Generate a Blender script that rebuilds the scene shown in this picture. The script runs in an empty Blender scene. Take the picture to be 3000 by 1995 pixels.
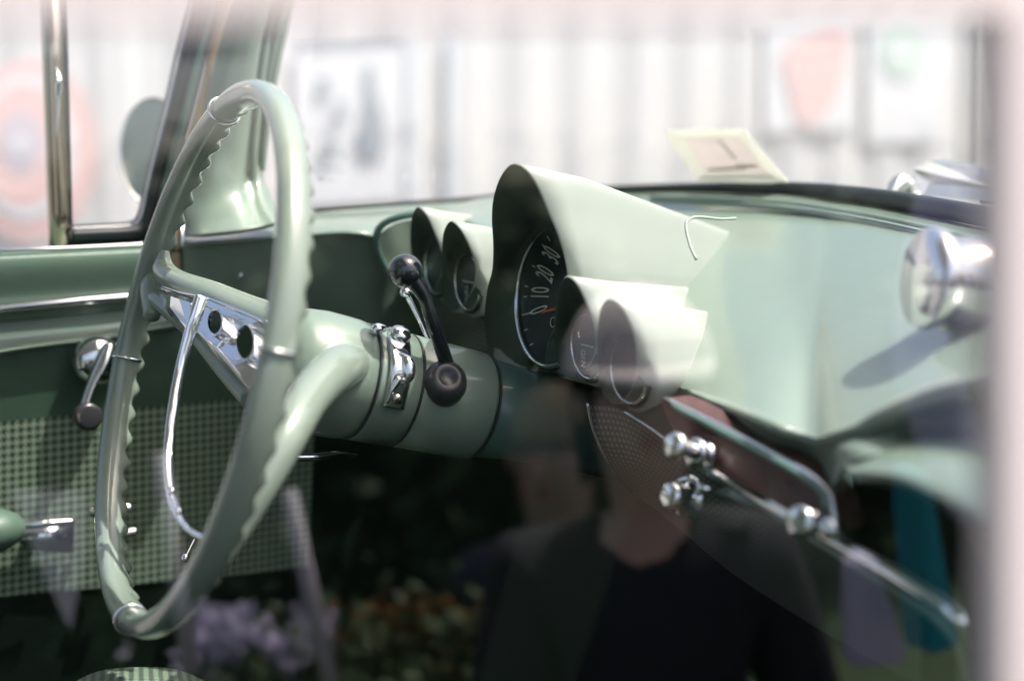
import bpy, math, random
from mathutils import Vector as V, Matrix
random.seed(7)
R = math.radians
sc = bpy.context.scene
# ------------------------------------------------------------------ camera, world, sun, exposure
PITCH = R(8.5)
CAM = V((0, 0, 1.25))
FP = 4167.0
hf = V((.469, .883, 0)).normalized()
RIGHT = V((hf.y, -hf.x, 0))
FWD = V((hf.x * math.cos(PITCH), hf.y * math.cos(PITCH), -math.sin(PITCH)))
UP = RIGHT.cross(FWD)
cd = bpy.data.cameras.new('camera'); cam = bpy.data.objects.new('camera', cd)
sc.collection.objects.link(cam); sc.camera = cam
cam.matrix_world = Matrix.Translation(CAM) @ Matrix((RIGHT, UP, -FWD)).transposed().to_4x4()
cd.lens = 50; cd.sensor_width = 36; cd.clip_start = .02; cd.clip_end = 400
cd.dof.use_dof = True; cd.dof.focus_distance = 1.17; cd.dof.aperture_fstop = 2.2
w = bpy.data.worlds.new("World"); sc.world = w; w.use_nodes = True
nt = w.node_tree; bg = nt.nodes['Background']; sky = nt.nodes.new('ShaderNodeTexSky')
SUN = V((.34, -.22, .90)).normalized()
sky.sky_type = 'NISHITA'; sky.sun_disc = False
sky.sun_elevation = math.asin(SUN.z); sky.sun_rotation = math.atan2(SUN.x, SUN.y)
sky.air_density = 1.0; sky.dust_density = 6.0; sky.ozone_density = 1.0
tint = nt.nodes.new('ShaderNodeMix'); tint.data_type = 'RGBA'; tint.blend_type = 'MULTIPLY'; tint.inputs[0].default_value = 1; tint.inputs[7].default_value = (1, .955, .91, 1)
nt.links.new(sky.outputs[0], tint.inputs[6]); nt.links.new(tint.outputs[2], bg.inputs[0]); bg.inputs[1].default_value = .12
sl = bpy.data.lights.new('sun', 'SUN'); so = bpy.data.objects.new('sun', sl); sc.collection.objects.link(so)
sl.energy = 2.8; sl.angle = R(.6); sl.color = (1, .97, .93)
so.rotation_euler = (-SUN).to_track_quat('-Z', 'Y').to_euler()
sc.view_settings.view_transform = 'Standard'; sc.view_settings.look = 'None'
sc.view_settings.exposure = 1.52; sc.view_settings.gamma = 1
sc.cycles.max_bounces = 10; sc.cycles.transparent_max_bounces = 16

# ------------------------------------------------------------------ projection helpers (metres in the car's own frame: X forward, Y to the driver's door, Z up)
def ray(px, py): return FWD + RIGHT * ((px - 1500) / FP) - UP * ((py - 997.5) / FP)
def P(px, py, d): return CAM + ray(px, py) * d
def PX(px, py, X): r = ray(px, py); return CAM + r * (X / r.x)
def PY(px, py, Y): r = ray(px, py); return CAM + r * (Y / r.y)
def cs(x, y, z): return CAM + RIGHT * x - UP * y + FWD * z
def proj(p):
    q = p - CAM; z = q.dot(FWD); return (1500 + FP * q.dot(RIGHT) / z, 997.5 - FP * q.dot(UP) / z, z)
PANE_Y = .30
PN = V((0, -math.cos(R(3)), math.sin(R(3)))); PO = V((0, PANE_Y, 1.25))
def mir(p): return p - PN * (2 * (p - PO).dot(PN))      # where a thing stands whose image the side window shows

# ------------------------------------------------------------------ materials
def new_mat(name):
    m = bpy.data.materials.new(name); m.use_nodes = True
    return m, m.node_tree, m.node_tree.nodes['Principled BSDF']
def mat(name, col, rough=.4, metal=0, coat=0, noise=0, nscale=40, bump=0, bscale=300, spec=.5, rvar=0, sheen=0):
    m, t, b = new_mat(name)
    b.inputs['Base Color'].default_value = (*col, 1); b.inputs['Roughness'].default_value = rough
    b.inputs['Metallic'].default_value = metal; b.inputs['Coat Weight'].default_value = coat
    b.inputs['Coat Roughness'].default_value = .08; b.inputs['Specular IOR Level'].default_value = spec
    b.inputs['Sheen Weight'].default_value = sheen
    tc = t.nodes.new('ShaderNodeTexCoord')
    if noise:
        n = t.nodes.new('ShaderNodeTexNoise'); n.inputs['Scale'].default_value = nscale; n.inputs['Detail'].default_value = 5
        mp = t.nodes.new('ShaderNodeMapRange'); mp.inputs[3].default_value = 1 - noise; mp.inputs[4].default_value = 1 + noise
        mx = t.nodes.new('ShaderNodeMix'); mx.data_type = 'RGBA'; mx.blend_type = 'MULTIPLY'; mx.inputs[0].default_value = 1
        mx.inputs[6].default_value = (*col, 1)
        t.links.new(tc.outputs['Object'], n.inputs['Vector']); t.links.new(n.outputs[0], mp.inputs[0])
        t.links.new(mp.outputs[0], mx.inputs[7]); t.links.new(mx.outputs[2], b.inputs['Base Color'])
    if rvar:
        n = t.nodes.new('ShaderNodeTexNoise'); n.inputs['Scale'].default_value = 25; n.inputs['Detail'].default_value = 6
        mp = t.nodes.new('ShaderNodeMapRange'); mp.inputs[3].default_value = max(.01, rough - rvar); mp.inputs[4].default_value = rough + rvar
        t.links.new(tc.outputs['Object'], n.inputs['Vector']); t.links.new(n.outputs[0], mp.inputs[0]); t.links.new(mp.outputs[0], b.inputs['Roughness'])
    if bump:
        n = t.nodes.new('ShaderNodeTexNoise'); n.inputs['Scale'].default_value = bscale; n.inputs['Detail'].default_value = 3
        bp = t.nodes.new('ShaderNodeBump'); bp.inputs['Strength'].default_value = bump; bp.inputs['Distance'].default_value = .001
        t.links.new(tc.outputs['Object'], n.inputs['Vector']); t.links.new(n.outputs[0], bp.inputs['Height']); t.links.new(bp.outputs[0], b.inputs['Normal'])
    return m
M = {}
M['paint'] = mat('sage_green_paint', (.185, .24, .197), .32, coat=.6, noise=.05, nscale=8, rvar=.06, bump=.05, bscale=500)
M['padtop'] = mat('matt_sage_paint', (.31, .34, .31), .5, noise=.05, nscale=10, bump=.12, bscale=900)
M['wheel'] = mat('sage_wheel_plastic', (.215, .262, .22), .24, coat=.8, noise=.07, nscale=30, rvar=.05)
M['dashface'] = mat('deep_sage_paint', (.075, .14, .12), .35, coat=.4, noise=.06, nscale=12)
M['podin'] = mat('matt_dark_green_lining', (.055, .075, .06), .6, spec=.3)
M['grass'] = mat('lawn_green', (.03, .06, .02), .9, noise=.5, nscale=30)
M['chrome'] = mat('chrome', (.82, .83, .85), .09, 1, rvar=.04)
M['brushed'] = mat('worn_bronze_chrome', (.55, .47, .38), .22, 1, rvar=.08)
M['black'] = mat('black_rubber', (.012, .016, .018), .45, spec=.4)
M['gloss_black'] = mat('gloss_black_plastic', (.008, .010, .016), .08, coat=1)
M['boot'] = mat('satin_black_plastic', (.03, .03, .035), .3, rvar=.08)
M['dial'] = mat('dark_blue_dial_face', (.006, .010, .018), .35)
M['figures'] = mat('pale_green_figures', (.55, .6, .5), .5)
M['needle'] = mat('red_needle', (.6, .06, .03), .4)
M['tan'] = mat('tan_windlace_cloth', (.33, .26, .17), .9, noise=.25, nscale=400, bump=.6, bscale=900)
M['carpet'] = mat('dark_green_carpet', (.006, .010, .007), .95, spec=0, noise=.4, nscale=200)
M['frame'] = mat('pale_window_trim', (.56, .50, .50), .45, noise=.04)
M['container'] = mat('white_container_paint', (.60, .59, .60), .5, noise=.08, nscale=1.5)
M['ground'] = mat('pale_asphalt', (.16, .155, .15), .9, noise=.3, nscale=3, bump=.4, bscale=60)
M['vinyl'] = mat('green_vinyl', (.09, .145, .108), .42, noise=.08, nscale=60, bump=.25, bscale=700)
M['mirrorglass'] = mat('painted_sky_mirror_glass', (.09, .115, .125), .12)  # reflected sky put into the base colour, not a metallic mirror

def glass(name, tint=(1, 1, 1), refl=1.0, ior=1.5, dirt=.0):
    m, t, b = new_mat(name); t.nodes.remove(b); out = t.nodes['Material Output']
    tr = t.nodes.new('ShaderNodeBsdfTransparent'); tr.inputs[0].default_value = (*tint, 1)
    gl = t.nodes.new('ShaderNodeBsdfGlossy'); gl.inputs['Roughness'].default_value = 0.0
    ge = t.nodes.new('ShaderNodeNewGeometry'); dt = t.nodes.new('ShaderNodeVectorMath'); dt.operation = 'DOT_PRODUCT'
    t.links.new(ge.outputs['Normal'], dt.inputs[0]); t.links.new(ge.outputs['Incoming'], dt.inputs[1])
    def mth(op, a, b=None):
        n = t.nodes.new('ShaderNodeMath'); n.operation = op
        if hasattr(a, 'links'): t.links.new(a, n.inputs[0])
        else: n.inputs[0].default_value = a
        if b is not None: n.inputs[1].default_value = b
        return n.outputs[0]
    f5 = mth('POWER', mth('SUBTRACT', 1.0, None), 5.0)
    one = f5.node.inputs[0].links[0].from_node; ab = mth('ABSOLUTE', dt.outputs['Value']); t.links.new(ab, one.inputs[1])
    sch = mth('ADD', mth('MULTIPLY', f5, .96), .04)
    fr = sch.node
    mu = t.nodes.new('ShaderNodeMath'); mu.operation = 'MULTIPLY'; mu.inputs[1].default_value = refl; mu.use_clamp = True
    mx = t.nodes.new('ShaderNodeMixShader')
    t.links.new(fr.outputs[0], mu.inputs[0]); t.links.new(mu.outputs[0], mx.inputs[0])
    t.links.new(tr.outputs[0], mx.inputs[1]); t.links.new(gl.outputs[0], mx.inputs[2]); t.links.new(mx.outputs[0], out.inputs[0])
    return m
M['pane'] = glass('side_window_glass', (.95, .97, .96), 4.2)
M['wind'] = glass('windshield_glass', (.94, .96, .95), .6)
M['gaugeglass'] = glass('gauge_glass', (.97, .98, 1), .9)

def houndstooth():
    m, t, b = new_mat('green_houndstooth_cloth')
    uv = t.nodes.new('ShaderNodeUVMap'); sp = t.nodes.new('ShaderNodeSeparateXYZ'); t.links.new(uv.outputs[0], sp.inputs[0])
    def mth(op, a, bb=None):
        n = t.nodes.new('ShaderNodeMath'); n.operation = op
        for k, v in enumerate((a, bb)):
            if v is None: continue
            if hasattr(v, 'links'): t.links.new(v, n.inputs[k])
            else: n.inputs[k].default_value = v
        return n.outputs[0]
    s = 8 / .0078
    i = mth('FLOOR', mth('MULTIPLY', sp.outputs[0], s)); j = mth('FLOOR', mth('MULTIPLY', sp.outputs[1], s))
    md = lambda a, k: mth('FLOORED_MODULO', a, k)
    warp = mth('LESS_THAN', md(mth('ADD', i, j), 4), 1.5)
    ci = mth('LESS_THAN', md(i, 8), 3.5); cj = mth('LESS_THAN', md(j, 8), 3.5)
    c = mth('ADD', mth('MULTIPLY', warp, ci), mth('MULTIPLY', mth('SUBTRACT', 1, warp), cj))
    mx = t.nodes.new('ShaderNodeMix'); mx.data_type = 'RGBA'
    mx.inputs[6].default_value = (.010, .020, .010, 1); mx.inputs[7].default_value = (.20, .265, .19, 1)
    t.links.new(c, mx.inputs[0]); t.links.new(mx.outputs[2], b.inputs['Base Color']); b.inputs['Roughness'].default_value = .6
    return m
M['hound'] = houndstooth()
def perforated():
    m, t, b = new_mat('perforated_green_metal')
    uv = t.nodes.new('ShaderNodeUVMap')
    vm = t.nodes.new('ShaderNodeVectorMath'); vm.operation = 'MULTIPLY'; vm.inputs[1].default_value = (190, 190, 1)
    fr = t.nodes.new('ShaderNodeVectorMath'); fr.operation = 'FRACTION'
    sb = t.nodes.new('ShaderNodeVectorMath'); sb.operation = 'SUBTRACT'; sb.inputs[1].default_value = (.5, .5, 0)
    ln = t.nodes.new('ShaderNodeVectorMath'); ln.operation = 'LENGTH'
    lt = t.nodes.new('ShaderNodeMath'); lt.operation = 'LESS_THAN'; lt.inputs[1].default_value = .27
    t.links.new(uv.outputs[0], vm.inputs[0]); t.links.new(vm.outputs[0], fr.inputs[0]); t.links.new(fr.outputs[0], sb.inputs[0])
    t.links.new(sb.outputs[0], ln.inputs[0]); t.links.new(ln.outputs['Value'], lt.inputs[0])
    mx = t.nodes.new('ShaderNodeMix'); mx.data_type = 'RGBA'
    mx.inputs[6].default_value = (.035, .045, .038, 1); mx.inputs[7].default_value = (.16, .19, .16, 1)
    t.links.new(lt.outputs[0], mx.inputs[0]); t.links.new(mx.outputs[2], b.inputs['Base Color']); b.inputs['Roughness'].default_value = .45
    return m
M['perf'] = perforated()

# ------------------------------------------------------------------ mesh helpers
def ob(name, verts, faces, m, parent=None, smooth=True, uvs=None, label=None):
    me = bpy.data.meshes.new(name); me.from_pydata([tuple(v) for v in verts], [], faces); me.update()
    if smooth: me.polygons.foreach_set('use_smooth', [True] * len(me.polygons))
    if uvs:
        ul = me.uv_layers.new(name='UVMap')
        for l in me.loops: ul.data[l.index].uv = uvs[l.vertex_index]
    o = bpy.data.objects.new(name, me); sc.collection.objects.link(o)
    if m: me.materials.append(M[m] if isinstance(m, str) else m)
    if parent: o.parent = parent; o.matrix_parent_inverse = parent.matrix_basis.inverted()
    if label: o['label'] = label
    return o
def tag(o, label, cat, group=None):
    o['label'] = label; o['category'] = cat
    if group: o['group'] = group
    return o
def empty(name, loc, label, cat, group=None):
    o = bpy.data.objects.new(name, None); sc.collection.objects.link(o); o.location = loc; o.empty_display_size = .05
    return tag(o, label, cat, group)
def cr(pts, n, closed=False):
    """Catmull-Rom resample: n samples per span"""
    pts = [V(p) for p in pts]; N = len(pts); out = []
    spans = N if closed else N - 1
    for i in range(spans):
        if closed: a, b, c, d = (pts[(i + k) % N] for k in (-1, 0, 1, 2))
        else: a, b, c, d = pts[max(i - 1, 0)], pts[i], pts[i + 1], pts[min(i + 2, N - 1)]
        for k in range(n):
            t = k / n
            out.append(.5 * ((2 * b) + (c - a) * t + (2 * a - 5 * b + 4 * c - d) * t * t + (3 * b - a - 3 * c + d) * t ** 3))
    if not closed: out.append(pts[-1])
    return out
def loft(rings, capa=False, capb=False, closed=True):
    n = len(rings[0]); vs = [v for r in rings for v in r]; fs = []
    for i in range(len(rings) - 1):
        for j in range(n if closed else n - 1):
            k = (j + 1) % n; fs.append((i * n + j, i * n + k, (i + 1) * n + k, (i + 1) * n + j))
    if capa: fs.append(tuple(range(n))[::-1])
    if capb: fs.append(tuple((len(rings) - 1) * n + j for j in range(n)))
    return vs, fs
def grid(rows, nu=4, nv=4):
    rows = [cr(r, nu) for r in rows]
    cols = [cr([r[i] for r in rows], nv) for i in range(len(rows[0]))]
    n = len(cols[0]); vs = [v for c in cols for v in c]; fs = []
    for i in range(len(cols) - 1):
        for j in range(n - 1): fs.append((i * n + j, i * n + j + 1, (i + 1) * n + j + 1, (i + 1) * n + j))
    uv = []
    for i, c in enumerate(cols):
        L = 0
        for j, v in enumerate(c):
            if j: L += (c[j] - c[j - 1]).length
            uv.append([0, -L])
    acc = 0
    mid = n // 2
    for i in range(len(cols)):
        if i: acc += (cols[i][mid] - cols[i - 1][mid]).length
        for j in range(n): uv[i * n + j][0] = acc
    return vs, fs, uv
def frame_of(t, hint=V((0, 0, 1))):
    t = t.normalized(); a = t.cross(hint)
    if a.length < 1e-4: a = t.cross(V((1, 0, 0)))
    a.normalize(); return a, a.cross(t).normalized()
def tube(pts, ra, rb=None, seg=14, n=6, hint=V((0, 0, 1)), cap=True, closed=False):
    """pts control points, ra radius (number or list) across, rb radius along the hint side"""
    N = len(pts); ra = ra if isinstance(ra, (list, tuple)) else [ra] * N
    rb = rb if isinstance(rb, (list, tuple)) else ([rb] * N if rb else ra)
    path = cr(pts, n, closed); rad = cr([V((x, y, 0)) for x, y in zip(ra, rb)], n, closed); rings = []
    L = len(path)
    for i, p in enumerate(path):
        t = (path[(i + 1) % L] - path[i - 1]) if closed else path[min(i + 1, L - 1)] - path[max(i - 1, 0)]
        a, b = frame_of(t, hint)
        rings.append([p + a * rad[i].x * math.cos(k * 2 * math.pi / seg) + b * rad[i].y * math.sin(k * 2 * math.pi / seg) for k in range(seg)])
    if closed: rings.append(rings[0]); return loft(rings)
    return loft(rings, cap, cap)
def lathe(o, ax, prof, seg=40, hint=V((0, 0, 1)), capa=True, capb=True):
    a, b = frame_of(ax, hint); ax = ax.normalized()
    rings = [[o + ax * s + (a * math.cos(k * 2 * math.pi / seg) + b * math.sin(k * 2 * math.pi / seg)) * r for k in range(seg)] for s, r in prof]
    return loft(rings, capa, capb)
def join(*parts):
    vs, fs = [], []
    for v, f in parts:
        o = len(vs); vs += list(v); fs += [tuple(i + o for i in x) for x in f]
    return vs, fs
def slab(corners, off):
    """closed slab: polygon corners plus an offset vector"""
    n = len(corners); vs = [V(c) for c in corners] + [V(c) + off for c in corners]
    fs = [tuple(range(n)), tuple(range(2 * n - 1, n - 1, -1))] + [(i, i + n, (i + 1) % n + n, (i + 1) % n) for i in range(n)]
    return vs, fs
def box(c, x, y, z):
    c = V(c); return slab([c - x - y - z, c + x - y - z, c + x + y - z, c - x + y - z], z * 2)
def bevel(o, wd=.002, s=3):
    b = o.modifiers.new('bevel', 'BEVEL'); b.width = wd; b.segments = s; b.limit_method = 'ANGLE'; b.angle_limit = R(40)
    return o
def solid(o, th, off=-1):
    s = o.modifiers.new('thick', 'SOLIDIFY'); s.thickness = th; s.offset = off; return o
def text(name, s, size, loc, right, up, m, parent, sx=1.0, ext=.0003, font_off=0):
    cu = bpy.data.curves.new(name, 'FONT'); cu.body = s; cu.size = size; cu.align_x = 'CENTER'; cu.align_y = 'CENTER'; cu.extrude = ext; cu.offset = font_off
    cu.resolution_u = 5
    t = bpy.data.objects.new(name, cu); sc.collection.objects.link(t)
    dg = bpy.context.evaluated_depsgraph_get(); me = bpy.data.meshes.new_from_object(t.evaluated_get(dg))
    bpy.data.objects.remove(t)
    right = right.normalized(); up = (up - right * up.dot(right)).normalized(); nn = right.cross(up)
    for v in me.vertices: c = v.co.copy(); v.co = loc + right * c.x * sx + up * c.y + nn * c.z
    me.materials.clear(); me.materials.append(M[m])
    o = bpy.data.objects.new(name, me); sc.collection.objects.link(o); o.parent = parent
    if parent: o.matrix_parent_inverse = parent.matrix_basis.inverted()
    return o

# ------------------------------------------------------------------ ground and background
g = ob('ground', [(-80, -80, 0), (80, -80, 0), (80, 80, 0), (-80, 80, 0)], [(0, 1, 2, 3)], 'ground', smooth=False); g['kind'] = 'structure'
WY = 5.6
cont = empty('shipping_container', (3, WY, 0), 'white corrugated steel container standing beyond the car, hung with faded posters', 'container')
vs, fs = [], []
x = -3.0; xs = []
per = .30; dp = .013
while x < 11:
    xs += [(x, 0), (x + .10, 0), (x + .15, dp), (x + .25, dp)]; x += per
for z in (.15, 2.75):
    for (xx, yy) in xs: vs.append((xx, WY + yy, z))
n = len(xs); fs = [(i, i + 1, i + 1 + n, i + n) for i in range(n - 1)]
ob('panel', vs, fs, 'container', cont, smooth=False)
ob('rail', *join(box((4, WY + .05, 2.83), V((7, 0, 0)), V((0, .07, 0)), V((0, 0, .08))), box((4, WY + .05, .08), V((7, 0, 0)), V((0, .07, 0)), V((0, 0, .07)))), 'container', cont, smooth=False)
ob('roof', *box((4, WY + 1.3, 2.88), V((7, 0, 0)), V((0, 1.25, 0)), V((0, 0, .02))), 'container', cont, smooth=False)
for ex in (-3, 11): ob('end_wall', *box((ex, WY + 1.3, 1.45), V((.03, 0, 0)), V((0, 1.2, 0)), V((0, 0, 1.3))), 'container', cont, smooth=False)
ob('back_wall', *box((4, WY + 2.55, 1.45), V((7, 0, 0)), V((0, .03, 0)), V((0, 0, 1.3))), 'container', cont, smooth=False)

M['paper'] = mat('faded_white_paper', (.64, .64, .68), .7, noise=.05, nscale=5)
M['ink'] = mat('faded_grey_ink', (.28, .31, .36), .7)
M['inkgreen'] = mat('faded_green_ink', (.50, .62, .56), .7)
M['pink'] = mat('faded_pink_ink', (.66, .47, .47), .7, noise=.1, nscale=4)
M['mauve'] = mat('faded_mauve_ink', (.52, .47, .54), .7)
PY0 = WY - .012
def poly_px(pts, Y, th=.006, n=0):
    q = [PY(a, b, Y) for a, b in pts]
    if n: q = cr(q, n, True)
    return slab(q, V((0, th, 0)))
def ell_px(cx, cy, rx, ry, n=32): return [(cx + rx * math.cos(k * 2 * math.pi / n), cy + ry * math.sin(k * 2 * math.pi / n)) for k in range(n)]
def poster(name, label, outline, inks, m='paper', edge=None, n=0):
    o = empty(name, PY(*outline[0], PY0), label, 'poster')
    ob('sheet', *poly_px(outline, PY0, n=n), m, o, smooth=False)
    for k, (nm, pts, mm, sm) in enumerate(inks): ob(nm, *poly_px(pts, PY0 - .008 - .003 * k, .002, n=sm), mm, o, smooth=False)
    return o
poster('poster', 'framed white poster printed with a tall grey bottle shape and small dark marks', [(862, 132), (1182, 112), (1176, 590), (862, 606)],
       [('frame', [(862, 128), (1182, 108), (1182, 120), (862, 140)], 'ink', 0),
        ('printed_bottle', [(1072, 200), (1094, 200), (1096, 262), (1124, 350), (1128, 440), (1084, 470), (1042, 440), (1058, 350), (1076, 262)], 'ink', 3),
        ('printed_mark', [(930, 235), (966, 230), (962, 290), (940, 292)], 'ink', 0),
        ('printed_mark', [(985, 300), (1010, 296), (1012, 362), (990, 366)], 'ink', 0),
        ('printed_mark', [(945, 405), (985, 400), (980, 460), (948, 458)], 'ink', 0)])
poster('poster', 'round pale pink disc poster with a grey mauve centre behind the driver door', ell_px(85, 440, 200, 265),
       [('ring', ell_px(75, 430, 150, 215), 'paper', 0), ('ring', ell_px(70, 425, 128, 180), 'pink', 0), ('centre', ell_px(62, 420, 66, 92), 'mauve', 0), ('centre', ell_px(64, 428, 24, 34), 'paper', 0)], 'pink')
poster('poster', 'faded poster with a pinkish heart shaped patch on the pale wall', [(2240, 40), (2490, 30), (2500, 380), (2240, 390)],
       [('printed_patch', [(2290, 160), (2350, 110), (2470, 70), (2480, 200), (2420, 330), (2350, 370), (2310, 260)], 'pink', 3)])
poster('poster', 'faded poster with a pale green ring near the right window frame', [(2540, 30), (2760, 30), (2760, 420), (2540, 420)],
       [('printed_ring', ell_px(2640, 145, 62, 82), 'inkgreen', 0), ('printed_ring', ell_px(2640, 145, 28, 40), 'paper', 0)])
poster('drainpipe', 'thin dark vertical pipe down the pale wall at the far right', [(2874, 60), (2884, 60), (2876, 520), (2866, 520)], [], 'ink')['category'] = 'pipe'
poster('wall_strip', 'narrow blue grey vertical strip right of the bottle poster', [(1192, 110), (1226, 108), (1222, 610), (1190, 612)], [], mat('blue_grey_strip', (.58, .61, .66), .8))['category'] = 'wall_strip'  # flat blue grey strip beside the poster, over the corrugation
poster('wall_strip', 'darker blue grey vertical strip left of the bright wall', [(1312, 100), (1344, 98), (1338, 600), (1308, 602)], [], bpy.data.materials['blue_grey_strip'])['category'] = 'wall_strip'  # flat blue grey strip where a container rib line runs

# ------------------------------------------------------------------ the car
car = empty('car', (.3, .8, 0), 'vintage sage green car with chrome trimmed steering wheel, hooded gauges and houndstooth door', 'car')
def part(name, geo, m, parent=car, smooth=True, label=None, bev=0, **k):
    if len(geo) == 3: o = ob(name, geo[0], geo[1], m, parent, smooth, geo[2], label)
    else: o = ob(name, geo[0], geo[1], m, parent, smooth, None, label)
    if bev: bevel(o, bev)
    return o

# --- steering wheel
C = cs(-.244, .010, 1.077)
def cdir(x, y, z): return (RIGHT * x - UP * y + FWD * z).normalized()
NN = cdir(-.864, -.206, -.459)                      # towards the driver
WV = cdir(-.47, 0, .883); WU = NN.cross(WV); 
if WU.z < 0: WU = -WU
WV = (WV - NN * WV.dot(NN)).normalized()
AX = -NN
RW = .203
def rimp(a, r=RW, s=0): return C + (WU * math.cos(a) + WV * math.sin(a)) * r + AX * s     # a: 0 top, +90 far side
NB = 56
def rim():
    rings = []; NA = NB * 10; seg = 22
    for i in range(NA):
        a = i / NA * 2 * math.pi; rd = WU * math.cos(a) + WV * math.sin(a); c = C + rd * RW
        ph = (i / NA * NB) % 1
        bmp = max(0, math.sin(math.pi * min(1, ph / .82))) ** 1.3 if ph < .82 else 0
        ring = []
        for k in range(seg):
            b = k * 2 * math.pi / seg; cb, sb = math.cos(b), math.sin(b)
            fwd = max(0, cb) ** 2 * max(0, 1 - abs(sb + .35) * .9)
            rn = .0114 + .0058 * bmp * fwd
            ring.append(c + AX * (rn * (abs(cb) ** .8) * (1 if cb > 0 else -1)) + rd * (.0096 * sb))
        rings.append(ring)
    rings.append(rings[0]); return loft(rings)
wheel = part('steering_wheel', rim(), 'wheel', label='pale sage steering wheel with finger grips and chrome spoke')
def wa(px, py):   # wheel angle nearest to a pixel
    return min((i * math.pi / 720 for i in range(1440)), key=lambda a: (proj(rimp(a))[0] - px) ** 2 + (proj(rimp(a))[1] - py) ** 2)
def band(a):
    rd = WU * math.cos(a) + WV * math.sin(a); tn = AX.cross(rd); c = C + rd * RW
    pts = [c + AX * (.0130 * math.cos(k * math.pi / 8)) + rd * (.0111 * math.sin(k * math.pi / 8)) for k in range(16)]
    return tube(pts, .0011, seg=8, n=3, closed=True, hint=tn)
for q in ((662, 330), (365, 1050), (800, 1030), (395, 1805)): part('rim_band', band(wa(*q)), 'chrome', wheel)
# far spoke: painted upper and lower bars with a pierced chrome plate between them
HUBS = .075
def wp(px, py, s):     # pixel on the plane parallel to the wheel at axial offset s
    r = ray(px, py); o = C + AX * s; return CAM + r * ((o - CAM).dot(AX) / r.dot(AX))
aF = wa(438, 830)
part('spoke', join(
    tube([wp(482, 735, .004), wp(480, 790, .006), wp(520, 825, .012), wp(620, 862, .032), wp(740, 912, .055), wp(870, 960, .075)], [.004, .010, .011, .013, .015, .018], [.004, .009, .010, .011, .012, .014], n=8, seg=18),
    tube([wp(435, 925, .002), wp(455, 880, .006), wp(500, 915, .014), wp(580, 985, .030), wp(660, 1075, .048), wp(745, 1165, .066)], [.004, .008, .007, .008, .010, .012], n=8, seg=14),
    tube([wp(452, 780, .004), wp(452, 850, .006), wp(444, 930, .004)], [.008, .0125, .007], [.006, .010, .006], n=6)), 'wheel', wheel)
# near spoke runs from the hub bell down to the near lower rim
aN = wa(612, 1690)
end = rimp(aN, RW - .004, .006)
de = proj(end)[2]
part('spoke', tube([P(1050, 1060, 1.14), P(985, 1080, 1.075), P(905, 1165, 1.025), P(845, 1275, .985), P(765, 1420, .965), P(690, 1560, .955), end],
                   [.022, .019, .016, .0135, .012, .009, .006], [.018, .018, .016, .015, .013, .010, .007], n=8, seg=20), 'wheel', wheel)
# chrome plate, with two real holes
def plate():
    out = [(592, 872), (600, 876), (690, 915), (772, 958), (768, 1050), (738, 1140), (700, 1090), (640, 1020), (578, 962)]
    sf = lambda px: .014 + (px - 570) / 200 * .036
    holes = [(632, 945, 20, 35), (720, 1003, 24, 48)]
    fl = []
    import bmesh
    bm = bmesh.new()
    o = cr([wp(x, y, sf(x)) for x, y in out], 4, True)
    # triangulate by delaunay-like fill through curve object
    cu = bpy.data.curves.new('c', 'CURVE'); cu.dimensions = '2D'; cu.fill_mode = 'BOTH'; cu.extrude = 0
    loops = [[(p.x, p.y) for p in cr([V((x, y, 0)) for x, y in out], 4, True)]]
    loops += [[(cx + rx * math.cos(k * math.pi / 12), cy + ry * math.sin(k * math.pi / 12)) for k in range(24)] for cx, cy, rx, ry in holes]
    for lp in loops:
        s = cu.splines.new('POLY'); s.points.add(len(lp) - 1); s.use_cyclic_u = True
        for k, (a, b) in enumerate(lp): s.points[k].co = (a, b, 0, 1)
    t = bpy.data.objects.new('c', cu); sc.collection.objects.link(t)
    me = bpy.data.meshes.new_from_object(t.evaluated_get(bpy.context.evaluated_depsgraph_get())); bpy.data.objects.remove(t)
    vs = [wp(v.co.x, v.co.y, sf(v.co.x)) for v in me.vertices]; fs = [tuple(p.vertices) for p in me.polygons]
    return vs, fs, holes, sf
vs, fs, holes, sf = plate()
pl = part('chrome_plate', (vs, fs), 'chrome', wheel, smooth=False); solid(pl, .003, 0)
geo = []
for cx, cy, rx, ry in holes:
    ring = lambda k, s, f: [wp(cx + rx * k * math.cos(q * math.pi / 14), cy + ry * k * math.sin(q * math.pi / 14), s) for q in range(28)]
    geo.append(loft([ring(1.16, sf(cx) - .0022, 0), ring(1.04, sf(cx) - .003, 0), ring(.98, sf(cx) - .001, 0), ring(.96, sf(cx) + .010, 0)]))
part('hole_collar', join(*geo), 'chrome', wheel)
tip0 = [(447, 843), (482, 848), (522, 862), (576, 880), (574, 930), (562, 990), (520, 955), (478, 900)]
tc_ = V((530, 900, 0)); tipr = []
for kk, lift in ((1.0, .004), (.97, -.001), (.62, -.0045)):
    tipr.append([wp(tc_.x + (x - tc_.x) * kk, tc_.y + (y - tc_.y) * kk, .008 + max(0, (x - 500)) * .00012 + lift) for x, y in tip0])
part('spoke_tip', loft(tipr, True, True), 'chrome', wheel, smooth=False)
for pts in ([(590, 866, .010), (690, 905, .028), (782, 945, .044)], [(572, 962, .012), (650, 1040, .026), (740, 1145, .046)], [(470, 838, .004), (530, 858, .006), (580, 868, .010)]):
    part('plate_edge', tube([wp(*q) for q in pts], .0014, seg=8), 'chrome', wheel)
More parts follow.
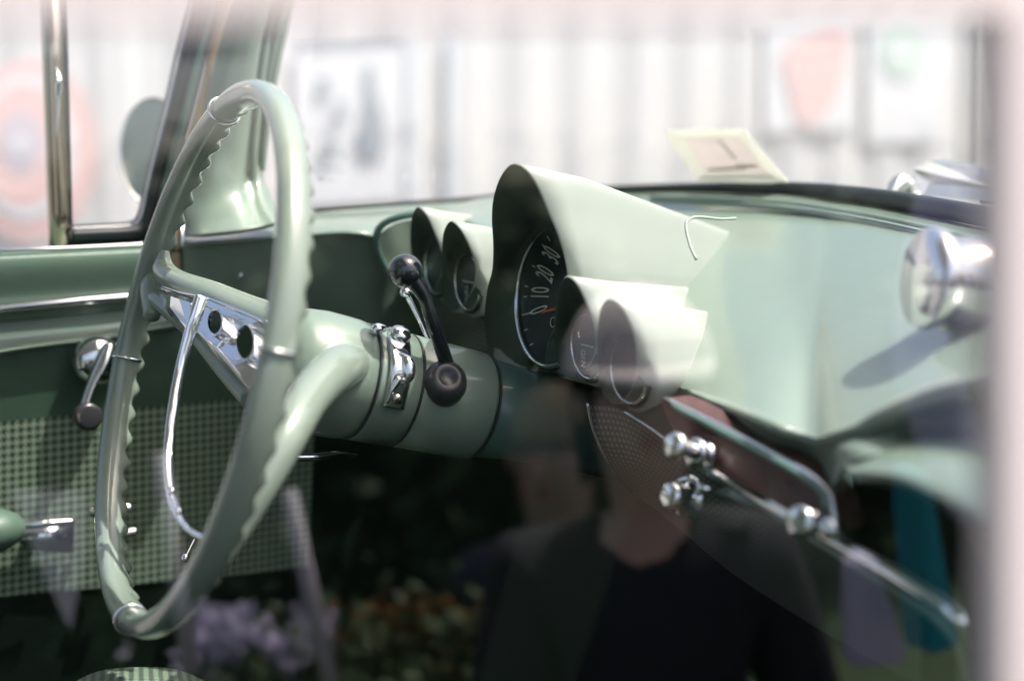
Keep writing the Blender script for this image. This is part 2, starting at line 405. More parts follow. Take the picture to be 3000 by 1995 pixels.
# horn ring: a flat chrome strip
hp = [(590, 868, .008, .0052), (572, 930, .006, .0052), (552, 990, .004, .0046), (528, 1080, .002, .0042), (508, 1190, .0, .0042), (495, 1310, .0, .0042), (498, 1410, .0, .0044), (518, 1490, .002, .0046), (552, 1548, .006, .003), (610, 1578, .014, .0016), (640, 1575, .02, .0012)]
part('horn_ring', tube([wp(a, b, s) for a, b, s, r in hp], [.0020] * len(hp), [q[3] for q in hp], seg=12, n=8, hint=NN), 'chrome', wheel)
part('ring_clip', join(lathe(wp(508, 1440, -.003), -AX, [(0, .0035), (.003, .0035), (.004, .001)], 16), lathe(wp(530, 1500, -.001), -AX, [(0, .003), (.003, .003), (.004, .001)], 16)), 'chrome', wheel)

# --- steering column
def colp(px):   # axial s whose axis point projects to px
    lo, hi = -.1, 1.2
    for _ in range(50):
        m_ = (lo + hi) / 2
        if proj(C + AX * m_)[0] < px: lo = m_
        else: hi = m_
    return lo
CO = C + WU * .006
s1, s2, s3, s4, s5 = colp(880), colp(1040), colp(1165), colp(1385), colp(1500)
print('col s', [round(q, 3) for q in (s1, s2, s3, s4, s5)], 'depth', proj(C + AX * s2)[2], 'spoke end', proj(end))
def col(prof): return lathe(CO, AX, prof, 72, capa=True, capb=True)
r0 = .0475
column = part('steering_column', col([(s1 - .028, .022), (s1 - .020, .040), (s1 - .008, .0475), (s1 + .01, .0495), (s1 + .03, .0490), (s2 - .010, r0 + .001), (s2 - .003, r0), (s2 - .002, r0 - .0015), (s2 + .0005, r0 - .0018)]), 'paint', label='thick painted steering column with flared hub end')
part('column_sleeve', col([(s2, r0 - .004), (s2 + .0012, r0 - .0005), (s2 + .0025, r0), (s3 - .002, r0 - .0005), (s3 - .001, r0 - .002), (s3, r0 - .004)]), 'paint', column)
part('column_sleeve', col([(s3 + .0005, r0 - .004), (s3 + .001, r0 - .002), (s3 + .002, r0 - .001), (s4 - .004, r0 - .002), (s4 - .001, r0 - .003), (s4, r0 - .006)]), 'paint', column)
part('column_sleeve', col([(s4, r0 - .007), (s4 + .003, r0 - .005), (s5, r0 - .008), (s5 + .35, r0 - .012)]), 'dashface', column)
part('seam_ring', join(*[tube([CO + AX * s_ + (WU * math.cos(k * math.pi / 12) + WV * math.sin(k * math.pi / 12)) * rr for k in range(24)], .0011, seg=6, n=2, closed=True, hint=AX) for s_, rr in ((s2, r0 - .0008), (s3, r0 - .0015), (s4 + .001, r0 - .0035))]), 'black', column)
def colsurf(px, py, lift=0, rr=None):   # first hit of the pixel ray with the column cylinder
    r = ray(px, py); o = CAM - CO; rad = (rr or r0) + lift
    rp = r - AX * r.dot(AX); op = o - AX * o.dot(AX)
    a = rp.dot(rp); b = 2 * rp.dot(op); c = op.dot(op) - rad * rad; D = b * b - 4 * a * c
    t = (-b - math.sqrt(D)) / (2 * a) if D > 0 else -b / (2 * a)
    return CAM + r * t
# chrome clamp
cl_l = [(1138, 960), (1140, 1000), (1146, 1060), (1140, 1120), (1124, 1190)]
cl_r = [(1186, 966), (1198, 1000), (1206, 1060), (1200, 1120), (1182, 1200)]
lf = [.002, .004, .006, .004, .0025]
mixp = lambda a, b, k: (a[0] + (b[0] - a[0]) * k, a[1] + (b[1] - a[1]) * k)
rows = [[colsurf(*mixp(a, b, k), lf[i] * (q) + .001) for i, (a, b) in enumerate(zip(cl_l, cl_r))] for k, q in ((0, .1), (.12, .8), (.5, 1.0), (.85, .9), (1, .1))]
cl = part('chrome_clamp', grid(rows, 8, 5), 'chrome', column); solid(cl, .002, 0)
ec = colsurf(1170, 985, .004); ea = (ec - CO); ea = (ea - AX * ea.dot(AX)).normalized()
part('clamp_ear', lathe(ec, ea, [(-.002, .0085), (.003, .0088), (.0055, .0075), (.0075, .004), (.008, .0005)], 24), 'chrome', column)
part('clamp_boss', tube([colsurf(1176, 1040, .006), colsurf(1194, 1062, .008), colsurf(1196, 1100, .007), colsurf(1184, 1125, .006)], [.002, .0052, .0052, .002], seg=16, n=8), 'chrome', column)
part('clamp_arm', tube([colsurf(1170, 1108, .006), colsurf(1150, 1140, .0055), colsurf(1132, 1180, .005)], [.003, .0022, .0016], seg=12), 'chrome', column)
part('clamp_bolt', tube([colsurf(1090, 972, .001), colsurf(1105, 964, .005), colsurf(1126, 962, .006)], [.003, .0048, .003], seg=14), 'chrome', column)
scp = colsurf(1164, 1170, .0045); scn = (scp - CO); scn = (scn - AX * scn.dot(AX)).normalized()
a_, b_ = frame_of(scn)
scr = part('screw', lathe(scp, scn, [(-.002, .0042), (.0005, .0042), (.0018, .0032), (.0022, .001)], 24), 'brushed', column)
part('screw_slot', join(box(scp + scn * .0022, a_ * .0022, b_ * .0004, scn * .0002), box(scp + scn * .0022, b_ * .0022, a_ * .0004, scn * .00025)), 'black', column)

# gear lever
bc = colsurf(1300, 1125, -.004); bn = (bc - CO); bn = (bn - AX * bn.dot(AX)).normalized(); bn = (bn + V((0, 0, .15)) - AX*.25).normalized()
lever = part('gear_lever', tube([bc + bn * .010, P(1318, 1100, 1.135), P(1290, 1010, 1.12), P(1262, 930, 1.11), P(1243, 870, 1.105), P(1210, 820, 1.10)], [.0062, .0062, .0058, .0055, .0056, .0075], seg=18, n=8), 'gloss_black', label='black gear lever with round knob')
part('boot', lathe(bc, bn, [(-.012, .0180), (.004, .0180), (.010, .0165), (.014, .0125), (.0165, .0085), (.014, .0065)], 36), 'boot', lever)
kc = P(1192, 795, 1.10)
part('knob', lathe(kc - V((0, 0, .0135)), V((-.1, 0, 1)), [(.0135 + .0135 * math.sin(t), max(.0003, .0135 * math.cos(t))) for t in [(-90 + 12 * i) * math.pi / 180 for i in range(16)]], 32), 'gloss_black', lever)
sig = part('signal_stalk', join(tube([P(1188, 858, 1.20), P(1222, 925, 1.20), P(1252, 990, 1.20), P(1285, 1055, 1.19)], [.0030, .0022, .0020, .0020], seg=10), lathe(P(1190, 862, 1.20), V((-.4, 0, .9)), [(-.004, .002), (0, .0058), (.004, .005), (.007, .001)], 16)), 'chrome')
part('brake_handle', tube([P(862, 1340, 1.12), P(930, 1338, 1.13), P(990, 1330, 1.15), P(1050, 1334, 1.2)], [.0032, .0034, .0026, .0015], seg=10), 'chrome')

# --- gauge pods
XP = .554
def circ_pts(c, r, n, nrm):
    a, b = frame_of(nrm); return [c + (a * math.cos(2 * math.pi * k / n) + b * math.sin(2 * math.pi * k / n)) * r for k in range(n)]
def pod(name, op, slant, dial_px, dial_r, dX, endx, endc, endscale, label=None, mids=(.5,), tiltz=.0, exl=1):
    ys = [p[1] for p in op]; ym = (max(ys) + min(ys)) / 2; hh = (max(ys) - min(ys)) / 2
    ring = cr([PX(x, y, XP + slant * ((y - ym) / hh)) for x, y in op], 5, True)
    n = len(ring); cen = sum(ring, V()) / n
    dn = V((-1, 0, tiltz)).normalized()
    dc = PX(dial_px[0], dial_px[1], XP + dX)
    ey = V((0, 1, 0)); ez = dn.cross(ey); ez = -ez if ez.z < 0 else ez
    ang = [math.atan2(p.z - cen.z, p.y - cen.y) for p in ring]
    dial = [dc + (ey * math.cos(a) + ez * math.sin(a)) * dial_r for a in ang]
    cE = PX(endc[0], endc[1], XP + endx)
    outer = [ring]
    outer.append([p + (p - cen).normalized() * .0014 + V((.0012, 0, 0)) for p in ring])
    B = []
    for p, d in zip(ring, dial):
        q = d + (d - dc).normalized() * .006
        zz = p.z if abs(p.z - cen.z) > abs(q.z - cen.z) else q.z
        zz -= max(0, p.z - cen.z) * .13; B.append(V((dc.x + .004, q.y, max(zz, q.z) if q.z > dc.z else zz)))
    outer.append([a.lerp(b, .5) + V((0, 0, .0)) for a, b in zip(outer[-1], B)]); outer.append(B)
    cB = sum(B, V()) / n
    for t in (.15, .3, .5, .7, .85, 1.0):
        s = 1 + (endscale - 1) * t; c = cB + (cE - cB) * t; c.z = cB.z + (cE.z - cB.z) * t
        outer.append([c + (p - cB) * s for p in B])
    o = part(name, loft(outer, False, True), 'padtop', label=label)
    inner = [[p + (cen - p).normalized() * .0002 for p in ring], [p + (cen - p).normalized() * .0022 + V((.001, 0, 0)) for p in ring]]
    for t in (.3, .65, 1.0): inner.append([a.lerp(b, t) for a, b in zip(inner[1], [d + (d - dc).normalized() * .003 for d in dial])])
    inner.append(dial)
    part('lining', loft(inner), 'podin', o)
    part('dial', (dial + [dc], [(i, (i + 1) % n, n) for i in range(n)]), 'dial', o, smooth=False)
    part('bezel', tube([dc + (ey * math.cos(k * math.pi / 20) + ez * math.sin(k * math.pi / 20)) * (dial_r - .001) + dn * .0022 for k in range(40)], .0024 if dial_r > .05 else .0013, seg=8, n=2, closed=True, hint=dn), 'chrome', o)
    gq = circ_pts(dc + dn * .005, dial_r - .0015, 40, dn); part('gauge_glass', (gq, [tuple(range(40))]), 'gaugeglass', o, smooth=False)
    return o, dc, dn, ey, ez
big_op = [(1500, 482), (1466, 520), (1446, 580), (1441, 640), (1445, 720), (1442, 790), (1427, 850), (1419, 930), (1425, 1000), (1440, 1052), (1468, 1090), (1500, 1105), (1541, 1094), (1578, 1052), (1618, 980), (1648, 900), (1662, 820), (1655, 760), (1638, 700), (1608, 628), (1576, 554), (1541, 500)]
big, dc, dn, ey, ez = pod('speedometer_hood', big_op, .045, (1620, 868), .0605, .036, .46, (2300, 850), .42, 'large hooded speedometer pod with blue black dial', tiltz=.12)
p1 = [(1222, 608), (1206, 640), (1202, 690), (1204, 740), (1212, 790), (1230, 835), (1252, 858), (1276, 840), (1293, 800), (1299, 765), (1288, 722), (1268, 672), (1248, 630)]
pod('gauge_hood', p1, .018, (1284, 784), .026, .016, .34, (1720, 740), .55, 'small hooded gauge nearest the driver door')
p2 = [(1319, 650), (1300, 680), (1295, 730), (1297, 780), (1292, 830), (1297, 875), (1324, 911), (1354, 897), (1382, 850), (1394, 800), (1386, 755), (1368, 710), (1344, 668)]
g2 = pod('gauge_hood', p2, .018, (1376, 826), .0265, .016, .30, (1740, 800), .55, 'small hooded temperature gauge beside the speedometer')
p3 = [(1660, 812), (1638, 845), (1628, 900), (1624, 965), (1628, 1040), (1650, 1094), (1680, 1108), (1712, 1090), (1736, 1045), (1743, 985), (1733, 930), (1712, 880), (1688, 832)]
g3 = pod('gauge_hood', p3, .018, (1730, 1014), .0265, .018, .55, (2330, 900), .30, 'small hooded gauge right of the speedometer')
p4 = [(1782, 878), (1760, 905), (1752, 960), (1750, 1030), (1754, 1110), (1775, 1165), (1806, 1180), (1838, 1160), (1860, 1110), (1866, 1045), (1857, 985), (1836, 930), (1812, 892)]
g4 = pod('gauge_hood', p4, .018, (1850, 1082), .0265, .018, .52, (2330, 985), .30, 'small hooded gauge nearest the radio')
# speedometer figures, ticks and needle
def dpt(px, py, lift=.0006): r = ray(px, py); return CAM + r * ((dc + dn * lift - CAM).dot(dn) / r.dot(dn))
piv = (lambda r_: CAM + r_ * ((dc - CAM).dot(dn) / r_.dot(dn)))(ray(1702, 862))
def fig(s, px, py, size, sx, par=big, pv=None):
    p = dpt(px, py, .0008); up = (p - (pv or piv)); up = (up - dn * up.dot(dn)).normalized(); rt = up.cross(dn)
    if rt.z < 0: rt = -rt
    return text('numeral', s, size, p, rt, up, 'figures', par, sx)
for s, px, py in (('0', 1581, 907), ('10', 1585, 859), ('20', 1599, 803)): fig(s, px, py, .044, .25)
fig('30', 1617, 748, .044, .23, pv=dpt(1725, 822))
dz = lambda a: ez * math.sin(a) + ey * math.cos(a)
tk = []
for x0, y0, x1, y1 in ((1530, 923, 1556, 916), (1534, 870, 1544, 869), (1538, 838, 1547, 840), (1560, 778, 1568, 783), (1588, 716, 1596, 724), (1603, 692, 1612, 706), (1536, 968, 1546, 964), (1552, 1012, 1562, 1006)):
    p0, p1 = dpt(x0, y0, .0006), dpt(x1, y1, .0006); wv = (p1 - p0).cross(dn).normalized() * .0005
    tk.append(slab([p0 - wv, p1 - wv, p1 + wv, p0 + wv], dn * .0002))
part('tick_marks', join(*tk), 'figures', big, smooth=False)
n0, n1 = dpt(1588, 915, .002), dpt(1650, 899, .002)
wv = (n1 - n0).cross(dn).normalized()
part('needle', slab([n0 - wv * .0011, n1 - wv * .0011, n1 + wv * .0011, n0 + wv * .0011], dn * .0006), 'needle', big, smooth=False)
qc = dpt(1620, 944, .001)
part('dial_lamp', tube([qc + (ey * math.cos(k * math.pi / 8) + ez * math.sin(k * math.pi / 8)) * .0042 for k in range(16)], .0004, seg=6, n=2, closed=True, hint=dn), 'figures', big)
for gg, s, px, py, sz in ((g2, 'TEMP', 1366, 862, .0085), (g3, 'GEN', 1708, 1050, .009)):
    o, c_, n_, e1, e2 = gg
    r = ray(px, py); p = CAM + r * ((c_ + n_ * .001 - CAM).dot(n_) / r.dot(n_))
    text('numeral', s, sz, p, V((0, 0, -1)), V((0, -.95, .1)) if False else V((0, -1, 0)), 'figures', o, .8)
    q0 = c_ + e1 * .012 + n_ * .001; 
    part('needle', slab([q0 + e2 * .0006, c_ - e1 * .01 + e2 * .0006 + n_ * .001, c_ - e1 * .01 - e2 * .0006 + n_ * .001, q0 - e2 * .0006], n_ * .0004), 'figures', o, smooth=False)

# --- dashboard
D = lambda l: [P(*q) for q in l]
rows = [
 D([(540, 692, 1.43), (700, 670, 1.46), (870, 632, 1.50), (1100, 615, 1.56), (1330, 600, 1.62), (1600, 578, 1.65), (1930, 566, 1.60), (2260, 570, 1.48), (2390, 583, 1.42), (2450, 590, 1.39), (2610, 614, 1.30), (2760, 642, 1.22), (3120, 722, 1.05)]),
 D([(538, 702, 1.40), (700, 684, 1.42), (870, 652, 1.44), (1100, 638, 1.47), (1330, 640, 1.56), (1600, 680, 1.52), (1930, 770, 1.38), (2250, 840, 1.23), (2375, 855, 1.18), (2440, 860, 1.15), (2600, 860, 1.08), (2750, 865, 1.02), (3120, 900, .90)]),
 D([(536, 712, 1.385), (700, 696, 1.40), (870, 676, 1.41), (1100, 664, 1.40), (1330, 720, 1.54), (1600, 850, 1.40), (1930, 1060, 1.18), (2230, 1185, .985), (2370, 1250, .945), (2440, 1250, .90), (2590, 1208, .865), (2720, 1158, .845), (3120, 1085, .755)]),
 D([(536, 722, 1.38), (700, 706, 1.39), (870, 690, 1.395), (1100, 690, 1.375), (1330, 800, 1.54), (1600, 950, 1.40), (1930, 1115, 1.16), (2215, 1225, .962), (2370, 1290, .935), (2450, 1275, .885), (2592, 1224, .860), (2722, 1176, .841), (3120, 1103, .751)]),
 D([(537, 740, 1.385), (700, 726, 1.395), (870, 712, 1.40), (1100, 730, 1.39), (1330, 880, 1.55), (1600, 1050, 1.41), (1930, 1180, 1.16), (2200, 1275, .985), (2375, 1340, .950), (2455, 1300, .875), (2596, 1250, .862), (2726, 1204, .868), (3120, 1134, .782)]),
 D([(540, 860, 1.40), (700, 850, 1.42), (870, 850, 1.43), (1100, 850, 1.42), (1330, 960, 1.56), (1600, 1130, 1.42), (1930, 1290, 1.15), (2180, 1400, .99), (2375, 1420, .955), (2465, 1330, .865), (2602, 1288, .850), (2731, 1268, .866), (3120, 1290, .782)]),
 D([(555, 980, 1.43), (700, 980, 1.46), (870, 990, 1.47), (1100, 1000, 1.45), (1330, 1080, 1.57), (1600, 1220, 1.42), (1930, 1370, 1.14), (2170, 1470, .98), (2375, 1500, .955), (2475, 1368, .858), (2612, 1322, .836), (2736, 1292, .820), (3120, 1324, .735)]),
]
dash = part('dashboard', grid(rows, 6, 5), 'paint', label='sage green painted dashboard curving away under the windshield')
solid(dash, .004, -1)
# passenger side roll of the dashboard
rows = [D([(2473, 1362, .858), (2610, 1318, .836), (2736, 1290, .820), (2860, 1295, .792), (3120, 1322, .735)]),
        D([(2480, 1385, .848), (2620, 1360, .812), (2740, 1355, .785), (2860, 1380, .752), (3120, 1425, .690)]),
        D([(2500, 1402, .846), (2630, 1402, .796), (2760, 1452, .752), (2870, 1515, .712), (3120, 1640, .640)]),
        D([(2505, 1412, .860), (2635, 1418, .812), (2762, 1470, .770), (2875, 1535, .732), (3120, 1668, .660)]),
        D([(2520, 1420, .95), (2650, 1440, .92), (2770, 1500, .90), (2880, 1570, .87), (3120, 1710, .82)])]
roll = part('dashboard_roll', grid(rows, 6, 6), 'paint'); solid(roll, .003, -1)
part('dash_highlight_bead', tube(D([(2500, 1258, .872), (2590, 1212, .852), (2720, 1160, .832), (2850, 1128, .802), (3120, 1086, .742)]), [.002, .0045, .0058, .006, .006], seg=12, n=8), 'padtop', dash)  # added bead, the edge's white highlight put into its lighter paint
# recessed end of the instrument panel
part('panel_bead', tube(D([(1250, 622, 1.36), (1180, 634, 1.36), (1125, 655, 1.365), (1102, 690, 1.37), (1108, 740, 1.38), (1135, 790, 1.39), (1180, 830, 1.39)]), .0035, seg=10, n=8), 'dashface', dash)
part('cluster_base', grid([D([(1108, 688, 1.372), (1160, 655, 1.38), (1240, 640, 1.42), (1340, 645, 1.5)]), D([(1112, 745, 1.38), (1180, 735, 1.40), (1260, 730, 1.46), (1350, 760, 1.54)]),
                           D([(1145, 800, 1.395), (1200, 810, 1.42), (1280, 830, 1.48), (1370, 860, 1.55)]), D([(1190, 835, 1.42), (1240, 860, 1.45), (1300, 890, 1.52), (1380, 910, 1.58)])], 6, 6), 'paint', dash)
part('cowl_ramp', grid([D([(1270, 618, 1.50), (1360, 592, 1.52), (1450, 578, 1.5), (1560, 580, 1.5)]), D([(1268, 622, 1.40), (1360, 640, 1.36), (1450, 672, 1.33), (1560, 700, 1.30)]), D([(1300, 660, 1.40), (1360, 680, 1.38), (1450, 720, 1.34), (1560, 760, 1.32)])], 6, 5), 'paint', dash)
part('screw', lathe(P(702, 808, 1.412), V((-.9, -.3, .2)), [(0, .005), (.002, .0045), (.003, .003), (.002, .001)], 20), 'chrome', dash)
part('windshield_seal', tube([p + V((0.01, 0, .004)) for p in D([(870, 628, 1.50), (1100, 611, 1.56), (1330, 596, 1.62), (1600, 574, 1.65), (1930, 562, 1.60), (2260, 564, 1.48), (2500, 588, 1.36), (2750, 629, 1.22), (3120, 708, 1.05)])], [.003, .003, .003, .004, .005, .007, .009, .009, .009], seg=12, n=8), 'black', dash)
for dy, rr, mm in ((16, .0022, 'paint'), (34, .0028, 'paint')):
    part('cowl_bead', tube([p + V((-.01, 0, 0)) for p in D([(1930, 566 + dy * .6, 1.56), (2260, 572 + dy, 1.44), (2500, 600 + dy * 1.1, 1.33), (2750, 646 + dy * 1.3, 1.19), (3120, 735 + dy * 1.4, 1.02)])], rr, seg=10, n=8), mm, dash)
part('hood_trim', tube(D([(2155, 640, 1.22), (2110, 642, 1.20), (2045, 636, 1.17), (2016, 645, 1.15), (2010, 668, 1.14), (2022, 720, 1.13), (2040, 760, 1.12)]), .0013, seg=8, n=8), 'padtop', dash)
# perforated lower panel and dark panel behind the column
part('speaker_panel', grid([D([(1722, 1185, 1.14), (1835, 1205, 1.11), (2020, 1330, 1.04), (2240, 1470, .97), (2470, 1600, .90), (2700, 1745, .85)]),
                            D([(1770, 1330, 1.15), (1900, 1380, 1.12), (2060, 1500, 1.05), (2260, 1620, .99), (2480, 1740, .93), (2700, 1860, .88)]),
                            D([(1850, 1440, 1.22), (1980, 1540, 1.18), (2120, 1660, 1.12), (2300, 1780, 1.06), (2500, 1900, 1.0), (2700, 2010, .95)])], 8, 6), 'perf', dash)
part('lower_panel', grid([D([(1230, 860, 1.43), (1340, 900, 1.42), (1460, 960, 1.40)]), D([(1240, 980, 1.45), (1340, 1040, 1.44), (1460, 1100, 1.40)]), D([(1240, 1120, 1.5), (1340, 1180, 1.5), (1460, 1240, 1.46)])], 6, 6), 'perf', dash)
part('lower_trim', tube(D([(2000, 1330, .985), (2200, 1450, .955), (2460, 1592, .895), (2640, 1695, .855), (2780, 1790, .83), (2825, 1860, .83), (2850, 1960, .85), (2860, 2060, .88)]), [.003, .003, .0045, .0055, .0055, .005, .004, .004], seg=12, n=8), 'chrome', dash)
part('lower_lip', tube(D([(2210, 1470, .97), (2460, 1625, .905), (2700, 1770, .86), (2800, 1870, .85), (2840, 1990, .87)]), [.002, .003, .004, .004, .003], seg=12, n=8), 'paint', dash)
part('grille_trim', tube(D([(1722, 1180, 1.135), (1740, 1260, 1.14), (1790, 1370, 1.15), (1850, 1440, 1.19)]), .0016, seg=8), 'chrome', dash)
part('trim_strip', tube(D([(1828, 1205, 1.10), (1900, 1250, 1.07), (1955, 1290, 1.045)]), .0018, seg=8), 'chrome', dash)
# radio
rc = D([(1955, 1165, 1.02), (2190, 1285, .965), (2400, 1405, .905), (2452, 1500, .89), (2430, 1560, .89), (2250, 1460, .935), (2050, 1345, .985), (1965, 1240, 1.01)])
radio = part('radio', slab(cr(rc, 4, True), V((.02, 0, 0))), mat('dark_brown_radio_face', (.06, .022, .018), .45, noise=.3, nscale=30), label='dark car radio panel with chrome surround', smooth=False)
part('radio_bezel', tube([p + V((-.002, 0, 0)) for p in rc[:6]], [.0016, .0022, .0024, .0024, .0022, .0016], seg=10, n=6), 'chrome', radio)
part('dial_scale', tube([p + V((-.003, 0, 0)) for p in D([(2060, 1262, 1.0), (2200, 1340, .965), (2330, 1415, .925)])], .0012, seg=8), mat('dull_red_scale', (.12, .03, .025), .5), radio)
part('radio_bezel', tube([p + V((-.001, 0, 0)) for p in D([(1975, 1190, 1.01), (2190, 1302, .957), (2390, 1420, .90), (2425, 1490, .885)])], .0022, seg=10, n=6), 'dashface', radio)
def knob(px, py, d, ax, prof, m='chrome'): return part('knob', lathe(P(px, py, d), V(ax), [(a * .85, b * .80) for a, b in prof], 28), m, dash)
kx = (-.92, -.25, .2)
kp = [(0, .010), (.008, .010), (.009, .0075), (.014, .0075), (.015, .0125), (.020, .013), (.0225, .0115), (.0235, .006), (.023, .001)]
knob(2080, 1330, .975, kx, kp); knob(2020, 1310, .965, (-.92, -.25, .2), [(0, .0065), (.012, .0065), (.013, .0115), (.020, .0118), (.0225, .009), (.023, .001)])
knob(2060, 1330, .96, kx, [(0, .004), (.018, .004)], 'gloss_black')
knob(2390, 1530, .885, kx, kp); knob(2455, 1550, .865, kx, [(0, .006), (.008, .006), (.010, .008), (.014, .0075), (.015, .001)])
knob(2020, 1455, 1.02, kx, [(0, .019), (.004, .020), (.006, .017), (.009, .011), (.018, .010), (.020, .013), (.027, .0125), (.029, .008), (.029, .001)])
part('key', slab(D([(2030, 1405, .985), (2080, 1430, .975), (2062, 1445, .975), (2020, 1440, .985)]), V((.002, 0, 0))), 'chrome', dash)
for px, py in ((1372, 1062), (1440, 1075)):
    part('knob', lathe(P(px, py, 1.33), V((-.9, -.1, .1)), [(0, .008), (.012, .008), (.013, .011), (.022, .010), (.023, .001)], 24), 'chrome' if px > 1400 else 'boot', dash)
# chrome knob standing on the passenger side of the dash top
kb = P(2990, 850, .72)
big_knob = part('dash_knob', lathe(P(2915, 835, .935), P(2745, 818, .928) - P(2915, 835, .935), [(a * 1.2, b * 1.2) for a, b in [(-.055, .010), (-.03, .014), (-.012, .020), (0, .0255), (.020, .0255), (.030, .0235), (.034, .027), (.040, .0285), (.043, .027), (.044, .001)]], 40), mat('satin_chrome', (.80, .77, .77), .16, .9, bump=.3, bscale=40), label='large round chrome knob on the dash top')
part('knob_reflection_base', lathe(P(2900, 965, .95), V((0, 0, 1)), [(-.03, .038), (-.008, .037), (.006, .033), (.02, .022)], 32), mat('green_reflection_base', (.05, .15, .05), .2, coat=1), big_knob)  # green reflection under the knob put into this base's colour

# --- windshield
wb = D([(830, 640, 1.50), (1100, 611, 1.58), (1600, 574, 1.67), (2260, 562, 1.50), (2750, 627, 1.24), (3120, 706, 1.07)])
wt = [V((p.x * .55 + .10, p.y, 1.72)) for p in wb]
wt[0].x = wb[0].x + .02
mid = [a.lerp(b, .5) + V((.04, 0, .0)) for a, b in zip(wb, wt)]
ws = part('windshield', grid([wb, mid, wt], 8, 8), 'wind')
def onws(px, py):   # windshield point: short cast against its control rows
    best = None
    me = ws.data; r = ray(px, py)
    from mathutils.geometry import intersect_ray_tri
    for f in me.polygons:
        vv = [me.vertices[i].co for i in f.vertices]
        for tr in ((0, 1, 2), (0, 2, 3)):
            h = intersect_ray_tri(vv[tr[0]], vv[tr[1]], vv[tr[2]], r, CAM, True)
            if h is not None: return h
    return P(px, py, 1.5)
def paper(name, col):
    m, t, b = new_mat(name); b.inputs['Base Color'].default_value = (*col, 1); b.inputs['Roughness'].default_value = .6
    tl = t.nodes.new('ShaderNodeBsdfTranslucent'); tl.inputs[0].default_value = (*col, 1); mx = t.nodes.new('ShaderNodeMixShader'); mx.inputs[0].default_value = .6
    t.links.new(b.outputs[0], mx.inputs[1]); t.links.new(tl.outputs[0], mx.inputs[2]); t.links.new(mx.outputs[0], t.nodes['Material Output'].inputs[0]); return m
M['sticker'] = paper('cream_sticker_paper', (.84, .83, .78)); M['stickerpink'] = paper('faded_pink_print', (.82, .76, .74)); M['stickerline'] = paper('olive_print', (.74, .74, .68))
def onsheet(pts, th): return slab([onws(a, b) for a, b in pts], V((-th, 0, th * .2)))
st = empty('windshield_sticker', onws(2100, 450), 'faded cream paper permit with a pink printed panel stuck inside the windshield', 'sticker')
O4 = [(1945, 382), (2182, 378), (2318, 540), (2042, 532)]; I4 = [(2005, 404), (2170, 402), (2252, 506), (2070, 508)]
def inner(o_): return [V(p) for p in o_]
def on2(pts, lift, th=.0008):
    return slab([onws(a, b) + V((-lift, 0, lift * .2)) for a, b in pts], V((-th, 0, 0)))
ob('sheet', *join(*[on2([O4[k], O4[(k + 1) % 4], I4[(k + 1) % 4], I4[k]], .001) for k in range(4)]), 'sticker', st, smooth=False)
ob('printed_panel', *on2(I4, .001), 'stickerpink', st, smooth=False)
for q in ([(2112, 412), (2118, 412), (2170, 470), (2160, 470)], [(2080, 494), (2190, 488), (2196, 500), (2086, 504)], [(2160, 482), (2220, 482), (2230, 496), (2175, 498)], [(2060, 520), (2270, 518), (2276, 524), (2066, 526)]):
    ob('printed_line', *on2(q, .0035), 'stickerline', st, smooth=False)
# small etched maker's mark: tiny unreadable strokes
mk = []
for ln, (y0, x0, x1, h) in enumerate(((442, 946, 1010, 9), (458, 925, 1020, 3), (464, 936, 1018, 3), (476, 930, 1012, 3), (488, 942, 1006, 5), (503, 920, 1012, 3), (520, 936, 950, 10), (528, 955, 985, 2))):
    x_ = x0
    while x_ < x1:
        w_ = random.choice((4, 6, 8)); mk.append(on2([(x_, y0), (x_ + w_, y0), (x_ + w_, y0 + h), (x_, y0 + h)], .001, .0004)); x_ += w_ + random.choice((2, 3, 5))
part('glass_etching', join(*mk), 'ink', ws, smooth=False)

# wiper on the cowl
wi = P(2640, 560, 1.42)
wip = part('wiper', join(tube([P(2610, 575, 1.40), P(2640, 545, 1.41), P(2665, 570, 1.41)], [.006, .012, .008], seg=10),
    slab(D([(2650, 530, 1.43), (2700, 508, 1.44), (2740, 500, 1.45), (2960, 545, 1.38), (2990, 580, 1.36), (2900, 590, 1.38), (2700, 575, 1.42)]), V((.01, 0, .012)))), mat('dull_chrome', (.62, .62, .58), .3, 1, bump=.8, bscale=60), smooth=False, label='bright chrome wiper pivot and arm outside the windshield')
bevel(wip, .004, 2)
part('wiper_blade', tube(D([(2880, 585, 1.40), (2950, 592, 1.38), (3060, 612, 1.34)]), [.004, .005, .005], seg=8), 'black', wip)
part('hood', grid([D([(560, 655, 1.60), (870, 628, 1.60), (1600, 560, 1.9), (2260, 556, 1.7), (3120, 700, 1.2)]), [p + V((.5, 0, -.05)) for p in D([(560, 640, 1.75), (870, 626, 1.7), (1600, 575, 1.95), (2260, 575, 1.75), (3120, 705, 1.3)])]], 8, 4), 'paint')

